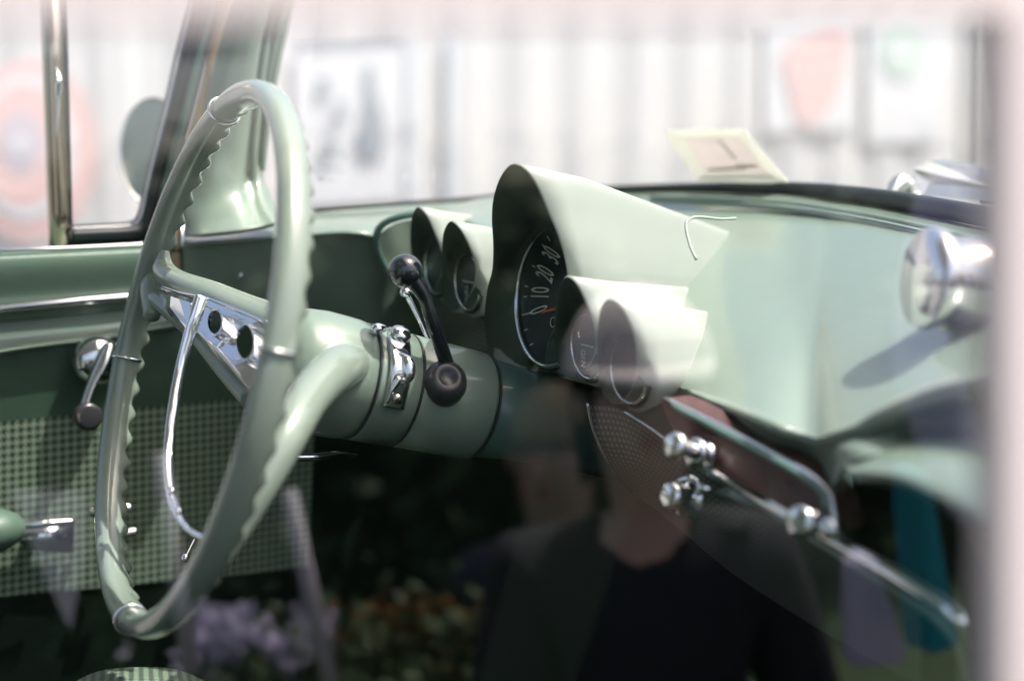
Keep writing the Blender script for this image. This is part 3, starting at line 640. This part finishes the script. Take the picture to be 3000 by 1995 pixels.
# --- driver side pillar, door and vent window
rows = [[PY(x, y, Y) for x, y, Y in r] for r in (
 [(700, -60, 1.36), (645, 120, 1.37), (612, 260, 1.375), (575, 420, 1.38), (548, 560, 1.38), (538, 640, 1.375), (540, 694, 1.37)],
 [(745, -60, 1.345), (700, 120, 1.355), (672, 260, 1.36), (645, 420, 1.365), (620, 560, 1.36), (600, 640, 1.35), (590, 688, 1.34)],
 [(800, -60, 1.345), (760, 120, 1.355), (738, 260, 1.36), (718, 420, 1.365), (700, 540, 1.36), (690, 620, 1.34), (690, 676, 1.32)],
 [(815, -60, 1.37), (776, 120, 1.38), (756, 260, 1.385), (738, 420, 1.39), (728, 530, 1.375), (740, 610, 1.345), (770, 662, 1.32)],
 [(850, -60, 1.36), (812, 120, 1.37), (790, 260, 1.375), (772, 420, 1.38), (760, 520, 1.37), (775, 585, 1.35), (812, 650, 1.32)],
 [(880, -60, 1.39), (838, 120, 1.40), (812, 260, 1.405), (788, 420, 1.41), (775, 510, 1.40), (790, 560, 1.38), (826, 640, 1.35)])]
pil = part('windshield_pillar', grid(rows, 8, 6), 'paint', label='painted windshield pillar flaring out at its foot'); solid(pil, .004, 1)
for q, rr, mm in (([(862, -60), (824, 120), (800, 260), (778, 420), (768, 500)], .003, 'paint'), ([(824, -60), (786, 120), (765, 260), (748, 420), (742, 540)], .0035, 'paint')):
    part('pillar_bead', tube([PY(x, y, 1.375) for x, y in q], rr, seg=10, n=6), mm, pil)
part('windlace', tube([PY(x, y, 1.385) for x, y in [(668, -60), (626, 180), (590, 330), (552, 470), (525, 600), (512, 700), (515, 780), (530, 900)]], [.0065] * 8, seg=12, n=8), 'tan')
door = part('door', grid([[PY(x, y, Y) for x, y, Y in r] for r in (
   [(-400, 752, 1.47), (0, 735, 1.47), (410, 716, 1.47), (560, 708, 1.47)],
   [(-400, 760, 1.40), (0, 742, 1.40), (410, 724, 1.40), (560, 716, 1.40)],
   [(-400, 800, 1.385), (0, 775, 1.385), (410, 752, 1.385), (560, 742, 1.385)],
   [(-400, 920, 1.39), (0, 885, 1.39), (410, 862, 1.39), (560, 850, 1.39)],
   [(-400, 980, 1.395), (0, 945, 1.395), (410, 905, 1.395), (560, 890, 1.395)])], 6, 5), 'vinyl', label='far door with green vinyl and houndstooth cloth panel')
solid(door, .003, -1)
dp_ = [(-400, 1110), (0, 1030), (260, 993), (520, 952), (620, 940)]
part('door_panel', grid([[PY(x, y, 1.398) for x, y in [(-400, 960), (0, 925), (260, 905), (520, 880), (620, 872)]], [PY(x, y - 22, 1.396) for x, y in dp_], [PY(x, y, 1.388) for x, y in dp_], [PY(x, y + 10, 1.396) for x, y in dp_]], 6, 4), 'paint', door)
part('lower_trim_panel', grid([[PY(x, y, 1.40) for x, y in r] for r in ([(-400, 1080), (0, 1010), (520, 940), (1100, 860)], [(-400, 1300), (0, 1240), (700, 1168), (1100, 1130)])], 6, 4), mat('mid_green_vinyl', (.03, .065, .04), .5, noise=.1, nscale=30), door)
part('molding', tube([PY(x, y, 1.384) for x, y in [(-400, 950), (0, 903), (200, 884), (410, 866), (560, 852)]], .0048, .0020 * 2, seg=12), 'chrome', door)
part('molding', tube([PY(x, y, 1.390) for x, y in [(-400, 762), (0, 734), (200, 727), (430, 716)]], .002, seg=8), 'chrome', door)
part('cloth_panel', grid([[PY(x, y, 1.399) for x, y in r] for r in ([(-400, 1276), (0, 1236), (350, 1200), (700, 1166), (925, 1143)], [(-400, 1520), (0, 1490), (350, 1460), (700, 1428), (915, 1408)], [(-400, 1785), (0, 1748), (350, 1715), (700, 1682), (905, 1662)])], 6, 6), 'hound', door)
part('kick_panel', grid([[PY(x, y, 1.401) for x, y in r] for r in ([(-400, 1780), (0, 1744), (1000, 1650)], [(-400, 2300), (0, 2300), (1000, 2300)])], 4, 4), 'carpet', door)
# window crank
ck = PY(272, 1052, 1.36)
crank = part('window_crank', join(lathe(PY(285, 1055, 1.385), V((0, -1, .05)), [(-.01, .0235), (0, .024), (.007, .023), (.013, .018), (.0165, .011), (.018, .002)], 36),
        tube([PY(318, 1010, 1.362), PY(295, 1065, 1.355), PY(262, 1140, 1.345), PY(245, 1195, 1.338)], [.006, .0085, .0055, .0052], [.0045, .005, .0035, .0035], seg=14, n=8)), 'chrome', label='chrome window crank on the far door')
part('knob', lathe(PY(246, 1218, 1.335), V((.12, -1, .1)), [(-.004, .009), (.004, .0125), (.012, .013), (.016, .0125), (.017, .009)], 28), 'boot', crank)
part('knob_cap', lathe(PY(252, 1222, 1.320), V((.12, -1, .1)), [(-.002, .0088), (.0015, .0088), (.002, .007)], 28), mat('brown_grey_cap', (.16, .13, .11), .25, coat=.5), crank)
# arm rest and inner handle
arm = part('arm_rest', tube([PY(-260, 1590, 1.35), PY(-60, 1560, 1.35), PY(10, 1548, 1.352), PY(40, 1545, 1.37)], [.032, .030, .022, .008], [.026, .024, .018, .008], seg=20, n=8), 'vinyl')
hd = part('door_handle', join(tube([PY(45, 1540, 1.372), PY(120, 1534, 1.365), PY(218, 1526, 1.368)], [.0035, .004, .0035], seg=10), slab([PY(45, 1548, 1.385), PY(218, 1536, 1.385), PY(215, 1620, 1.385), PY(70, 1610, 1.385)], V((0, .004, 0)))), 'chrome')
part('handle_lever', join(tube([PY(340, 1492, 1.37), PY(380, 1488, 1.37)], .006, seg=10), tube([PY(345, 1566, 1.37), PY(398, 1556, 1.37)], .005, seg=10), tube([PY(262, 1502, 1.38), PY(272, 1498, 1.38)], .006, seg=10)), 'chrome', hd)
part('pull_knob', join(lathe(P(543, 1630, 1.2), V((-.3, -1, 0)), [(0, .003), (.004, .0038), (.007, .001)], 16), tube([P(545, 1628, 1.2), P(572, 1575, 1.22)], .0008, seg=6)), 'chrome', hd)
# division bar, vent frame
dv = part('division_bar', loft([[PY(x + dx, y, Y) for dx, Y in ((0, 1.44), (8, 1.425), (30, 1.42), (55, 1.42), (68, 1.43), (72, 1.45), (36, 1.46))] for x, y in ((112, -80), (122, 180), (130, 400), (138, 620), (142, 732))], True, True), 'brushed')
part('bar_latch', tube([PY(165, 200, 1.418), PY(172, 235, 1.412), PY(170, 275, 1.416), PY(166, 400, 1.419)], [.001, .003, .003, .001], seg=10), 'chrome', dv)
part('bar_edge', tube([PY(x, y, 1.43) for x, y in ((186, -80), (194, 180), (200, 420), (206, 660))], .0022, seg=8), 'black', dv)
vf_in = [(575, -80), (558, 0), (518, 170), (486, 310), (456, 430), (432, 530), (415, 610), (398, 648), (360, 660), (280, 664), (208, 668)]
vf_out = [(655, -80), (640, 0), (598, 180), (560, 330), (520, 470), (492, 580), (478, 660), (465, 700), (400, 712), (290, 718), (208, 722)]
mid_ = [((a[0] + b[0]) / 2, (a[1] + b[1]) / 2) for a, b in zip(vf_in, vf_out)]
vent = part('vent_window_frame', grid([[PY(x, y, 1.45) for x, y in vf_in], [PY(x, y, 1.425) for x, y in [(a[0] * .8 + b[0] * .2, a[1] * .8 + b[1] * .2) for a, b in zip(vf_in, vf_out)]], [PY(x, y, 1.42) for x, y in mid_], [PY(x, y, 1.44) for x, y in vf_out]], 4, 4), 'black', label='black rubber framed vent window')
solid(vent, .003, -1)
part('chrome_bead', tube([PY(a * .93 + c * .07, b * .93 + d * .07, 1.427) for (a, b), (c, d) in zip(vf_in, vf_out)], .0016, seg=8, n=6), 'chrome', vent)
part('green_bead', tube([PY(a * .25 + c * .75, b * .25 + d * .75, 1.418) for (a, b), (c, d) in list(zip(vf_in, vf_out))[:8]], .0040, seg=8, n=6), 'dashface', vent)
part('vent_glass', ([PY(x, y, 1.446) for x, y in vf_in + [(190, -80)]], [tuple(range(len(vf_in) + 1))]), 'wind', vent, smooth=False)
part('door_glass', ([PY(x, y, 1.455) for x, y in [(-500, -80), (150, -80), (170, 735), (-500, 755)]], [(0, 1, 2, 3)]), 'wind', door, smooth=False)
# door mirror beyond the vent glass
mc = PY(452, 445, 1.62)
nm = ((CAM - mc).normalized() + V((-.1, 0, .42))).normalized()
a_, b_ = frame_of(nm)
ell = lambda s, kx_, ky_: [mc + nm * s + a_ * kx_ * math.cos(q * math.pi / 24) + b_ * ky_ * math.sin(q * math.pi / 24) for q in range(48)]
mr = part('door_mirror', loft([ell(-.03, .012, .02), ell(-.022, .03, .045), ell(-.006, .038, .064), ell(.002, .0395, .066), ell(.004, .038, .0645), ell(.002, .0365, .063)], True, False), 'chrome', label='round chrome door mirror outside the vent window')
part('mirror_glass', (ell(.0022, .0366, .0632), [tuple(range(48))]), 'mirrorglass', mr, smooth=False)
part('mirror_stem', tube([mc - nm * .02, mc + V((.02, -.05, -.10)), V((mc.x + .02, 1.50, mc.z - .14))], .006, seg=10), 'chrome', mr)

# seat top in the bottom edge
seat = part('seat', grid([D([(150, 2080, 1.05), (260, 2050, 1.05), (400, 2040, 1.05), (560, 2052, 1.05), (700, 2090, 1.05)]), D([(150, 2040, 1.10), (270, 1988, 1.10), (400, 1972, 1.10), (540, 1984, 1.10), (700, 2050, 1.10)]), D([(160, 2070, 1.18), (270, 2000, 1.18), (400, 1984, 1.18), (540, 1996, 1.18), (690, 2080, 1.18)]), D([(150, 2300, 1.2), (270, 2300, 1.2), (400, 2300, 1.2), (540, 2300, 1.2), (690, 2300, 1.2)])], 6, 6), 'hound', label='green striped seat top at the bottom edge')
# shell: floor, firewall, roof, near door
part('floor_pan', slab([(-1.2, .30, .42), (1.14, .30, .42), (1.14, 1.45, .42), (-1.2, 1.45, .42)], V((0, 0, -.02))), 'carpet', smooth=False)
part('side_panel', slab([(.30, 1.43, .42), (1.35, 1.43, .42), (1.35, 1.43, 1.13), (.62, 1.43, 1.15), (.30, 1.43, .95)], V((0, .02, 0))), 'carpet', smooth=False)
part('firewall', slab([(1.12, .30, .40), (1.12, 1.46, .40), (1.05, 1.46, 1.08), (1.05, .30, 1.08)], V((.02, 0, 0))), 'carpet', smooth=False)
roof = part('roof', grid([[V((-1.4, y, 1.72 + z)) for y, z in ((.36, 0), (.6, .03), (.9, .04), (1.2, .03), (1.42, 0))], [V((.36, y, 1.72 + z)) for y, z in ((.36, 0), (.6, .03), (.9, .04), (1.2, .03), (1.42, 0))]], 5, 5), mat('pale_headliner', (.5, .52, .5), .8)); solid(roof, .02, 1)
part('rear_body', slab([(-1.4, .36, .4), (-1.4, 1.42, .4), (-1.4, 1.42, 1.72), (-1.4, .36, 1.72)], V((-.02, 0, 0))), 'vinyl', smooth=False)
nd = part('door', slab([(-1.2, .285, .35), (1.3, .285, .35), (1.3, .285, .95), (-1.2, .285, .95)], V((0, .03, 0))), 'paint', smooth=False, label='near door under the window the view looks through')
# near window frame and pane
def PP(px, py, off=0): r = ray(px, py); return CAM + r * ((PO - PN * off - CAM).dot(PN) / r.dot(PN))
part('window_frame', join(slab([PP(-900, 42), PP(3900, 42), PP(3900, -260), PP(-900, -260)], V((0, .014, 0))), slab([PP(2955, 42, -.001), PP(3300, 42, -.001), PP(3300, 2600, -.001), PP(2960, 2600, -.001)], V((0, .014, 0)))), 'frame', nd, smooth=False)
part('window_pane', ([PP(-900, 30, .004), PP(3300, 30, .004), PP(3300, 2900, .004), PP(-900, 2900, .004)], [(0, 1, 2, 3)]), 'pane', nd, smooth=False)

# ------------------------------------------------------------------ what stands outside on the camera's side and shows as reflections in the side window
def leaf(p, s_, vs, fs):
    d = V((random.gauss(0, 1), random.gauss(0, 1), random.gauss(0, 1))).normalized(); e = d.orthogonal().normalized(); f = d.cross(e)
    o = len(vs); vs += [p - e * s_, p + f * s_ * .5, p + e * s_, p - f * s_ * .5]; fs.append((o, o + 1, o + 2, o + 3))
hedge = empty('hedge', (1, -3.4, 0), 'added dark green hedge with small orange blossoms standing behind the onlookers', 'hedge')  # hedge added to keep bright ground and sky out of the pane's reflections
vs, fs = [], []
for k in range(9000):
    p = V((random.uniform(-2, 9), -3.4 + random.gauss(0, .22), random.random() ** .8 * 1.6)); leaf(p, random.uniform(.03, .07), vs, fs)
ob('foliage', vs, fs, mat('hedge_leaf', (.06, .105, .04), .6, noise=.5, nscale=3), hedge, smooth=False)
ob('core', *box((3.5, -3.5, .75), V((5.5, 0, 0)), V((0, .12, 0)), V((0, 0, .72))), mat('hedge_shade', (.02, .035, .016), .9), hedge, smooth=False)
M['soil'] = mat('dark_soil', (.012, .012, .010), .95, noise=.5, nscale=20)
bed = ob('lawn', *box((1.8, -2.0, .012), V((3.2, 0, 0)), V((0, 1.35, 0)), V((0, 0, .01))), 'grass', smooth=False); bed['kind'] = 'structure'  # added ground slab, coloured green for the low window reflections
def skin(name, joints, edges, radii, m, parent, sub=2):
    me = bpy.data.meshes.new(name); me.from_pydata([tuple(j) for j in joints], edges, []); o = bpy.data.objects.new(name, me); sc.collection.objects.link(o)
    me.materials.append(M[m] if isinstance(m, str) else m); o.parent = parent
    if parent: o.matrix_parent_inverse = parent.matrix_basis.inverted()
    k = o.modifiers.new('skin', 'SKIN')
    for i, r_ in enumerate(radii): me.skin_vertices[0].data[i].radius = (r_, r_) if not isinstance(r_, tuple) else r_
    me.skin_vertices[0].data[0].use_root = True; k.use_smooth_shade = True
    s2_ = o.modifiers.new('sub', 'SUBSURF'); s2_.levels = sub; s2_.render_levels = sub
    return o
M['skin'] = mat('skin', (.55, .36, .28), .5)
M['lip'] = mat('lip', (.45, .18, .16), .5)
def person(head, f, label, top, hair, legs, cap=None, scarf=None, s=1.0, seated=True, arm_fwd=.22, wz=-.43):
    """seated or standing figure, head centre given, facing f"""
    f = V((f[0], f[1], 0)).normalized(); r = V((f.y, -f.x, 0)); u = V((0, 0, 1))
    base = V((head.x, head.y, 0)); root = empty('person', base, label, 'person', )
    q = lambda a, b, c: head + (r * a + f * b + u * c) * s
    hipz = -.66; pel = q(0, -.02, hipz)
    J = [pel, q(0, -.03, -.42), q(0, -.02, -.26), q(0, 0, -.16), q(0, .01, -.05), q(0, .015, .06)]
    E_ = [(0, 1), (1, 2), (2, 3), (3, 4), (4, 5)]; Rr = [.13, .12, .11, .046, .078, .084]
    floor_d = head.z / s
    for sg in (-1, 1):
        i = len(J)
        J += [q(.17 * sg, -.02, -.24), q(.23 * sg, .03, -.50), q(.12 * sg, arm_fwd + .08, wz - .03), q(.08 * sg, arm_fwd + .17, wz)]
        Rr += [.06, .045, .034, .03]; E_ += [(2, i), (i, i + 1), (i + 1, i + 2), (i + 2, i + 3)]
        i = len(J)
        if seated: J += [q(.10 * sg, .02, hipz - .02), q(.12 * sg, .40, hipz + .0), q(.12 * sg, .36, -floor_d + .08), q(.12 * sg, .50, -floor_d + .04)]
        else: J += [q(.09 * sg, 0, hipz - .05), q(.10 * sg, .02, (hipz - floor_d) / 2), q(.10 * sg, -.02, -floor_d + .07), q(.10 * sg, .14, -floor_d + .035)]
        Rr += [.085, .06, .045, .035]; E_ += [(0, i), (i, i + 1), (i + 1, i + 2), (i + 2, i + 3)]
    Rr = [x_ * s for x_ in Rr]
    body = skin('body', J, E_, Rr, 'skin', root)
    tj = [J[0], J[1], J[2], J[3] - u * .01, J[6], J[7], J[8].lerp(J[7], .25), J[14], J[15], J[16].lerp(J[15], .25)]
    skin('top', tj, [(0, 1), (1, 2), (2, 3), (2, 4), (4, 5), (5, 6), (2, 7), (7, 8), (8, 9)], [x_ * s for x_ in (.155, .15, .145, .07, .085, .06, .05, .085, .06, .05)], top, root)
    lj = [J[0]] + [J[k] for k in (10, 11, 12, 18, 19, 20)]
    skin('trousers', lj, [(0, 1), (1, 2), (2, 3), (0, 4), (4, 5), (5, 6)], [x_ * s for x_ in (.145, .10, .075, .055, .10, .075, .055)], legs, root)
    hc = q(0, 0, .03)
    ob('nose', *lathe(q(0, .085, .0), f * .9 - u * .3, [(0, .014 * s), (.018 * s, .011 * s), (.026 * s, .003)], 10), 'skin', root)
    for sg in (-1, 1):
        ob('ear', *lathe(q(.082 * sg, .0, .0), r * sg, [(0, .02 * s), (.012 * s, .022 * s), (.016 * s, .008)], 12), 'skin', root)
        ob('eye', *lathe(q(.033 * sg, .082, .035), f, [(0, .009 * s), (.006 * s, .007 * s), (.008 * s, .001)], 10), 'boot', root)
    ob('mouth', *lathe(q(0, .078, -.045), f, [(0, .014 * s), (.006 * s, .011 * s), (.008 * s, .001)], 10), M['lip'], root)
    hp_ = [[hc + (r * math.cos(a) * .093 + (f * math.sin(a) * .10 - f * .012)) * s * max(.02, math.cos(t)) + u * s * (.115 * math.sin(t)) for a in [k * math.pi / 12 for k in range(24)]] for t in [R(d_) for d_ in (8, 25, 45, 65, 89)]]
    back = [[hc + (r * math.cos(a) * .098 + f * math.sin(a) * .10 - f * .02) * s * w_ + u * s * z_ for a in [math.pi + k * math.pi / 12 for k in range(13)]] for w_, z_ in ((1, .07), (1.03, .0), (1.0, -.08), (.92, -.15))]
    ob('hair', *join(loft(hp_, False, True), loft(back, closed=False)), hair, root)
    if cap:
        cp_ = [[hc + (r * math.cos(a) + f * math.sin(a)) * s * .112 * max(.03, math.cos(t)) + u * s * (.02 + .125 * math.sin(t)) for a in [k * math.pi / 12 for k in range(24)]] for t in [R(d_) for d_ in (0, 20, 45, 65, 89)]]
        ob('cap', *join(loft(cp_, False, True), slab([hc + (r * x_ + f * y_ + u * z_) * s for x_, y_, z_ in ((-.10, .06, .03), (-.07, .18, .015), (0, .205, .01), (.07, .18, .015), (.10, .06, .03))], u * .008)), cap, root)
    if scarf: ob('scarf', *tube([q(.08 * math.cos(k * math.pi / 5), .08 * math.sin(k * math.pi / 5) - .0, -.15) for k in range(10)], .030 * s, seg=10, n=3, closed=True), scarf, root)
    for sg in (-1, 1):
        w0 = q(.08 * sg, arm_fwd + .17, wz)
        for k in range(4): ob('finger', *tube([w0 + (r * (k - 1.5) * .016 + f * .01) * s, w0 + (r * (k - 1.5) * .019 + f * (.055 + .006 * (k in (1, 2)))) * s, w0 + (r * (k - 1.5) * .019 + f * .075 - u * .03) * s], [.009 * s, .008 * s, .006 * s], seg=8), 'skin', root)
        ob('thumb', *tube([w0 - r * sg * .02 * s, w0 + (-r * sg * .045 + f * .02) * s, w0 + (-r * sg * .05 + f * .05) * s], [.010 * s, .009 * s, .007 * s], seg=8), 'skin', root)
    if seated:
        st_ = empty('stool', (base.x - f.x * .05, base.y - f.y * .05, 0), 'low folding stool under the ' + label.split(' ', 1)[1][:40].rsplit(' ', 1)[0], 'stool')
        sz = head.z + (hipz - .13) * s
        ob('seat', *box(V((head.x, head.y, sz)) + f * .02, r * .16, f * .15, u * .015), 'wheel', st_, smooth=False)
        for a_, b_ in ((-1, -1), (-1, 1), (1, -1), (1, 1)): ob('leg', *tube([V((head.x, head.y, sz)) + r * .14 * a_ + f * .13 * b_, V((head.x, head.y, 0)) + r * .16 * a_ + f * .16 * b_], .012, n=2), 'brushed', st_)
    return root
CLN = mat('navy_wool', (.012, .014, .02), .9); HBR = mat('brown_hair', (.04, .025, .015), .6); HBL = mat('blond_hair', (.24, .17, .09), .7)
LIL = mat('lilac_cotton', (.50, .46, .66), .8); TEAL = mat('teal_cloth', (.01, .30, .36), .7); PNK = mat('pink_knit', (.35, .13, .17), .9); BEI = mat('cream_cap', (.66, .60, .58), .8); JEA = mat('dark_denim', (.03, .04, .07), .9)
person(mir(P(1885, 1185, 2.3)), (-.45, 1), 'person in a dark jacket and cream cap sitting outside the side window', CLN, HBR, CLN, cap=BEI, s=1.12, wz=-.6)
person(mir(P(1640, 1350, 2.9)), (-.75, .6), 'person with blond hair seated low behind the person in a dark jacket', JEA, HBL, JEA, s=1.1, wz=-.6)
person(mir(P(3120, 150, 2.2)), (-.6, 1), 'person in a lilac top carrying a teal bag, standing outside', LIL, HBR, CLN, s=1.0, seated=False, arm_fwd=.02, wz=-.78)
bag = tag(ob('bag', *slab([mir(P(*q)) for q in ((2700, 1380, 2.0), (2740, 1380, 2.0), (2830, 1900, 2.0), (2740, 1930, 2.0))], V((.02, -.08, 0))), TEAL, smooth=False), 'long teal cloth bag hanging beside the person in lilac', 'bag'); bevel(bag, .015)
lil = tag(ob('cloth', *slab([mir(P(*q)) for q in ((2500, 1640, 2.1), (2580, 1620, 2.1), (2690, 1960, 2.1), (2500, 1970, 2.1))], V((.02, -.05, 0))), LIL, smooth=False), 'folded lilac cloth held low in front of the standing person', 'cloth'); bevel(lil, .02)
pn = tag(ob('pennant', *slab([mir(P(*q)) for q in ((40, 1440, 2.1), (250, 1450, 2.1), (256, 1600, 2.1), (210, 1850, 2.1), (110, 1640, 2.1))], V((0, -.006, 0))), mat('pale_lilac_cloth', (.80, .76, .84), .8), smooth=False), 'added pale lilac pointed pennant, shaped for its reflection in the window', 'pennant')  # invented cloth shape, gives the lilac triangle reflected in the pane
for a, b, lb in (((470, 1330), (575, 2060), 'pale slim pole leaning nearest the pennant'), ((850, 1440), (985, 2060), 'pale slim pole leaning right of the other pole')):
    tag(ob('pole', *tube([mir(P(a[0], a[1], 2.2)), mir(P(b[0], b[1], 2.2))], .013, seg=12, n=2), mat('pale_pole_paint', (.6, .56, .62), .5)), lb, 'pole', 'slim pale poles outside the window')
vs, fs = [], []
for cx, cy, n_, sp in ((640, 1880, 60, .045), (600, 1960, 50, .06), (710, 1850, 30, .03), (835, 1905, 40, .03), (930, 1870, 16, .04)):
    c = mir(P(cx, cy, 2.4))
    for k in range(n_):
        q = c + V([random.gauss(0, sp * .6) for _ in range(3)])
        for j in range(5): leaf(q + V([random.gauss(0, .006) for _ in range(3)]), .011, vs, fs)
fl = empty('flowering_plant', (0, 0, 0), 'pot of pale lilac flowers standing outside below the poles', 'plant'); c = mir(P(720, 1930, 2.4)); fl.location = (c.x, c.y, 0)
ob('blossom', vs, fs, mat('lilac_petal', (.74, .70, .88), .7), fl, smooth=False)
vs, fs = [], []
for k in range(700): leaf(c + V((random.gauss(0, .1), random.gauss(0, .08), -.12 + random.gauss(0, .06))), .02, vs, fs)
ob('leaves', vs, fs, bpy.data.materials['hedge_leaf'], fl, smooth=False)
ob('pot', *lathe(V((c.x, c.y, 0)), V((0, 0, 1)), [(0, .12), (.2, .15), (c.z - .17, .19), (c.z - .16, .18)], 28), mat('clay_pot', (.2, .09, .06), .8), fl)
vs, fs = [], []
for k in range(130):
    q = mir(P(random.gauss(1190, 130), random.gauss(1850, 50), 2.5))
    for j in range(4): leaf(q + V([random.gauss(0, .008) for _ in range(3)]), .012, vs, fs)
fl2 = empty('flowering_plant', (0, 0, 0), 'low shrub of orange flowers outside, right of the lilac flowers', 'plant'); c = mir(P(1200, 1900, 2.5)); fl2.location = (c.x, c.y, 0)
ob('blossom', vs, fs, mat('orange_petal', (.26, .13, .03), .7), fl2, smooth=False)
vs, fs = [], []
for k in range(1500): leaf(c + V((random.gauss(0, .16), random.gauss(0, .1), -.06 + random.gauss(0, .07))), .02, vs, fs)
ob('leaves', vs, fs, bpy.data.materials['hedge_leaf'], fl2, smooth=False)
ob('stem', *tube([V((c.x, c.y, 0)), c - V((0, 0, .1))], .02, n=2), 'tan', fl2)

canopy = empty('veil_canopy', (1.5, -1.6, 0), 'added white cloth canopy on slim legs, its reflection veiling the window top', 'canopy')  # canopy added so the pane reflects a pale band and veil
CLO = mat('white_canopy_cloth', (.80, .74, .73), .8)
q0 = [mir(P(x, y, 3.2)) for x, y in ((-900, 118), (3600, 118), (3600, -200), (-900, -200))]
ob('valance', *slab(q0, V((0, -.02, 0))), CLO, canopy, smooth=False)
ob('flap', *slab([mir(P(x, y, 3.15)) for x, y in ((515, 100), (745, 100), (735, 165), (515, 182))], V((0, -.015, 0))), CLO, canopy, smooth=False)  # added flap, shaped as the pale block reflected in the pane
za = max(p.z for p in q0)
ob('cloth_roof', *slab([V((q0[0].x, q0[0].y, za)), V((q0[1].x, q0[1].y, za)), V((q0[1].x, q0[1].y - 1.3, za + .45)), V((q0[0].x, q0[0].y - 1.3, za + .45))], V((0, 0, .02))), CLO, canopy, smooth=False)
for k in (0, 1):
    for dy in (0, -2.4): ob('leg', *tube([V((q0[k].x, q0[k].y + dy, 0)), V((q0[k].x, q0[k].y + dy, za))], .02, n=2), bpy.data.materials['pale_pole_paint'], canopy)
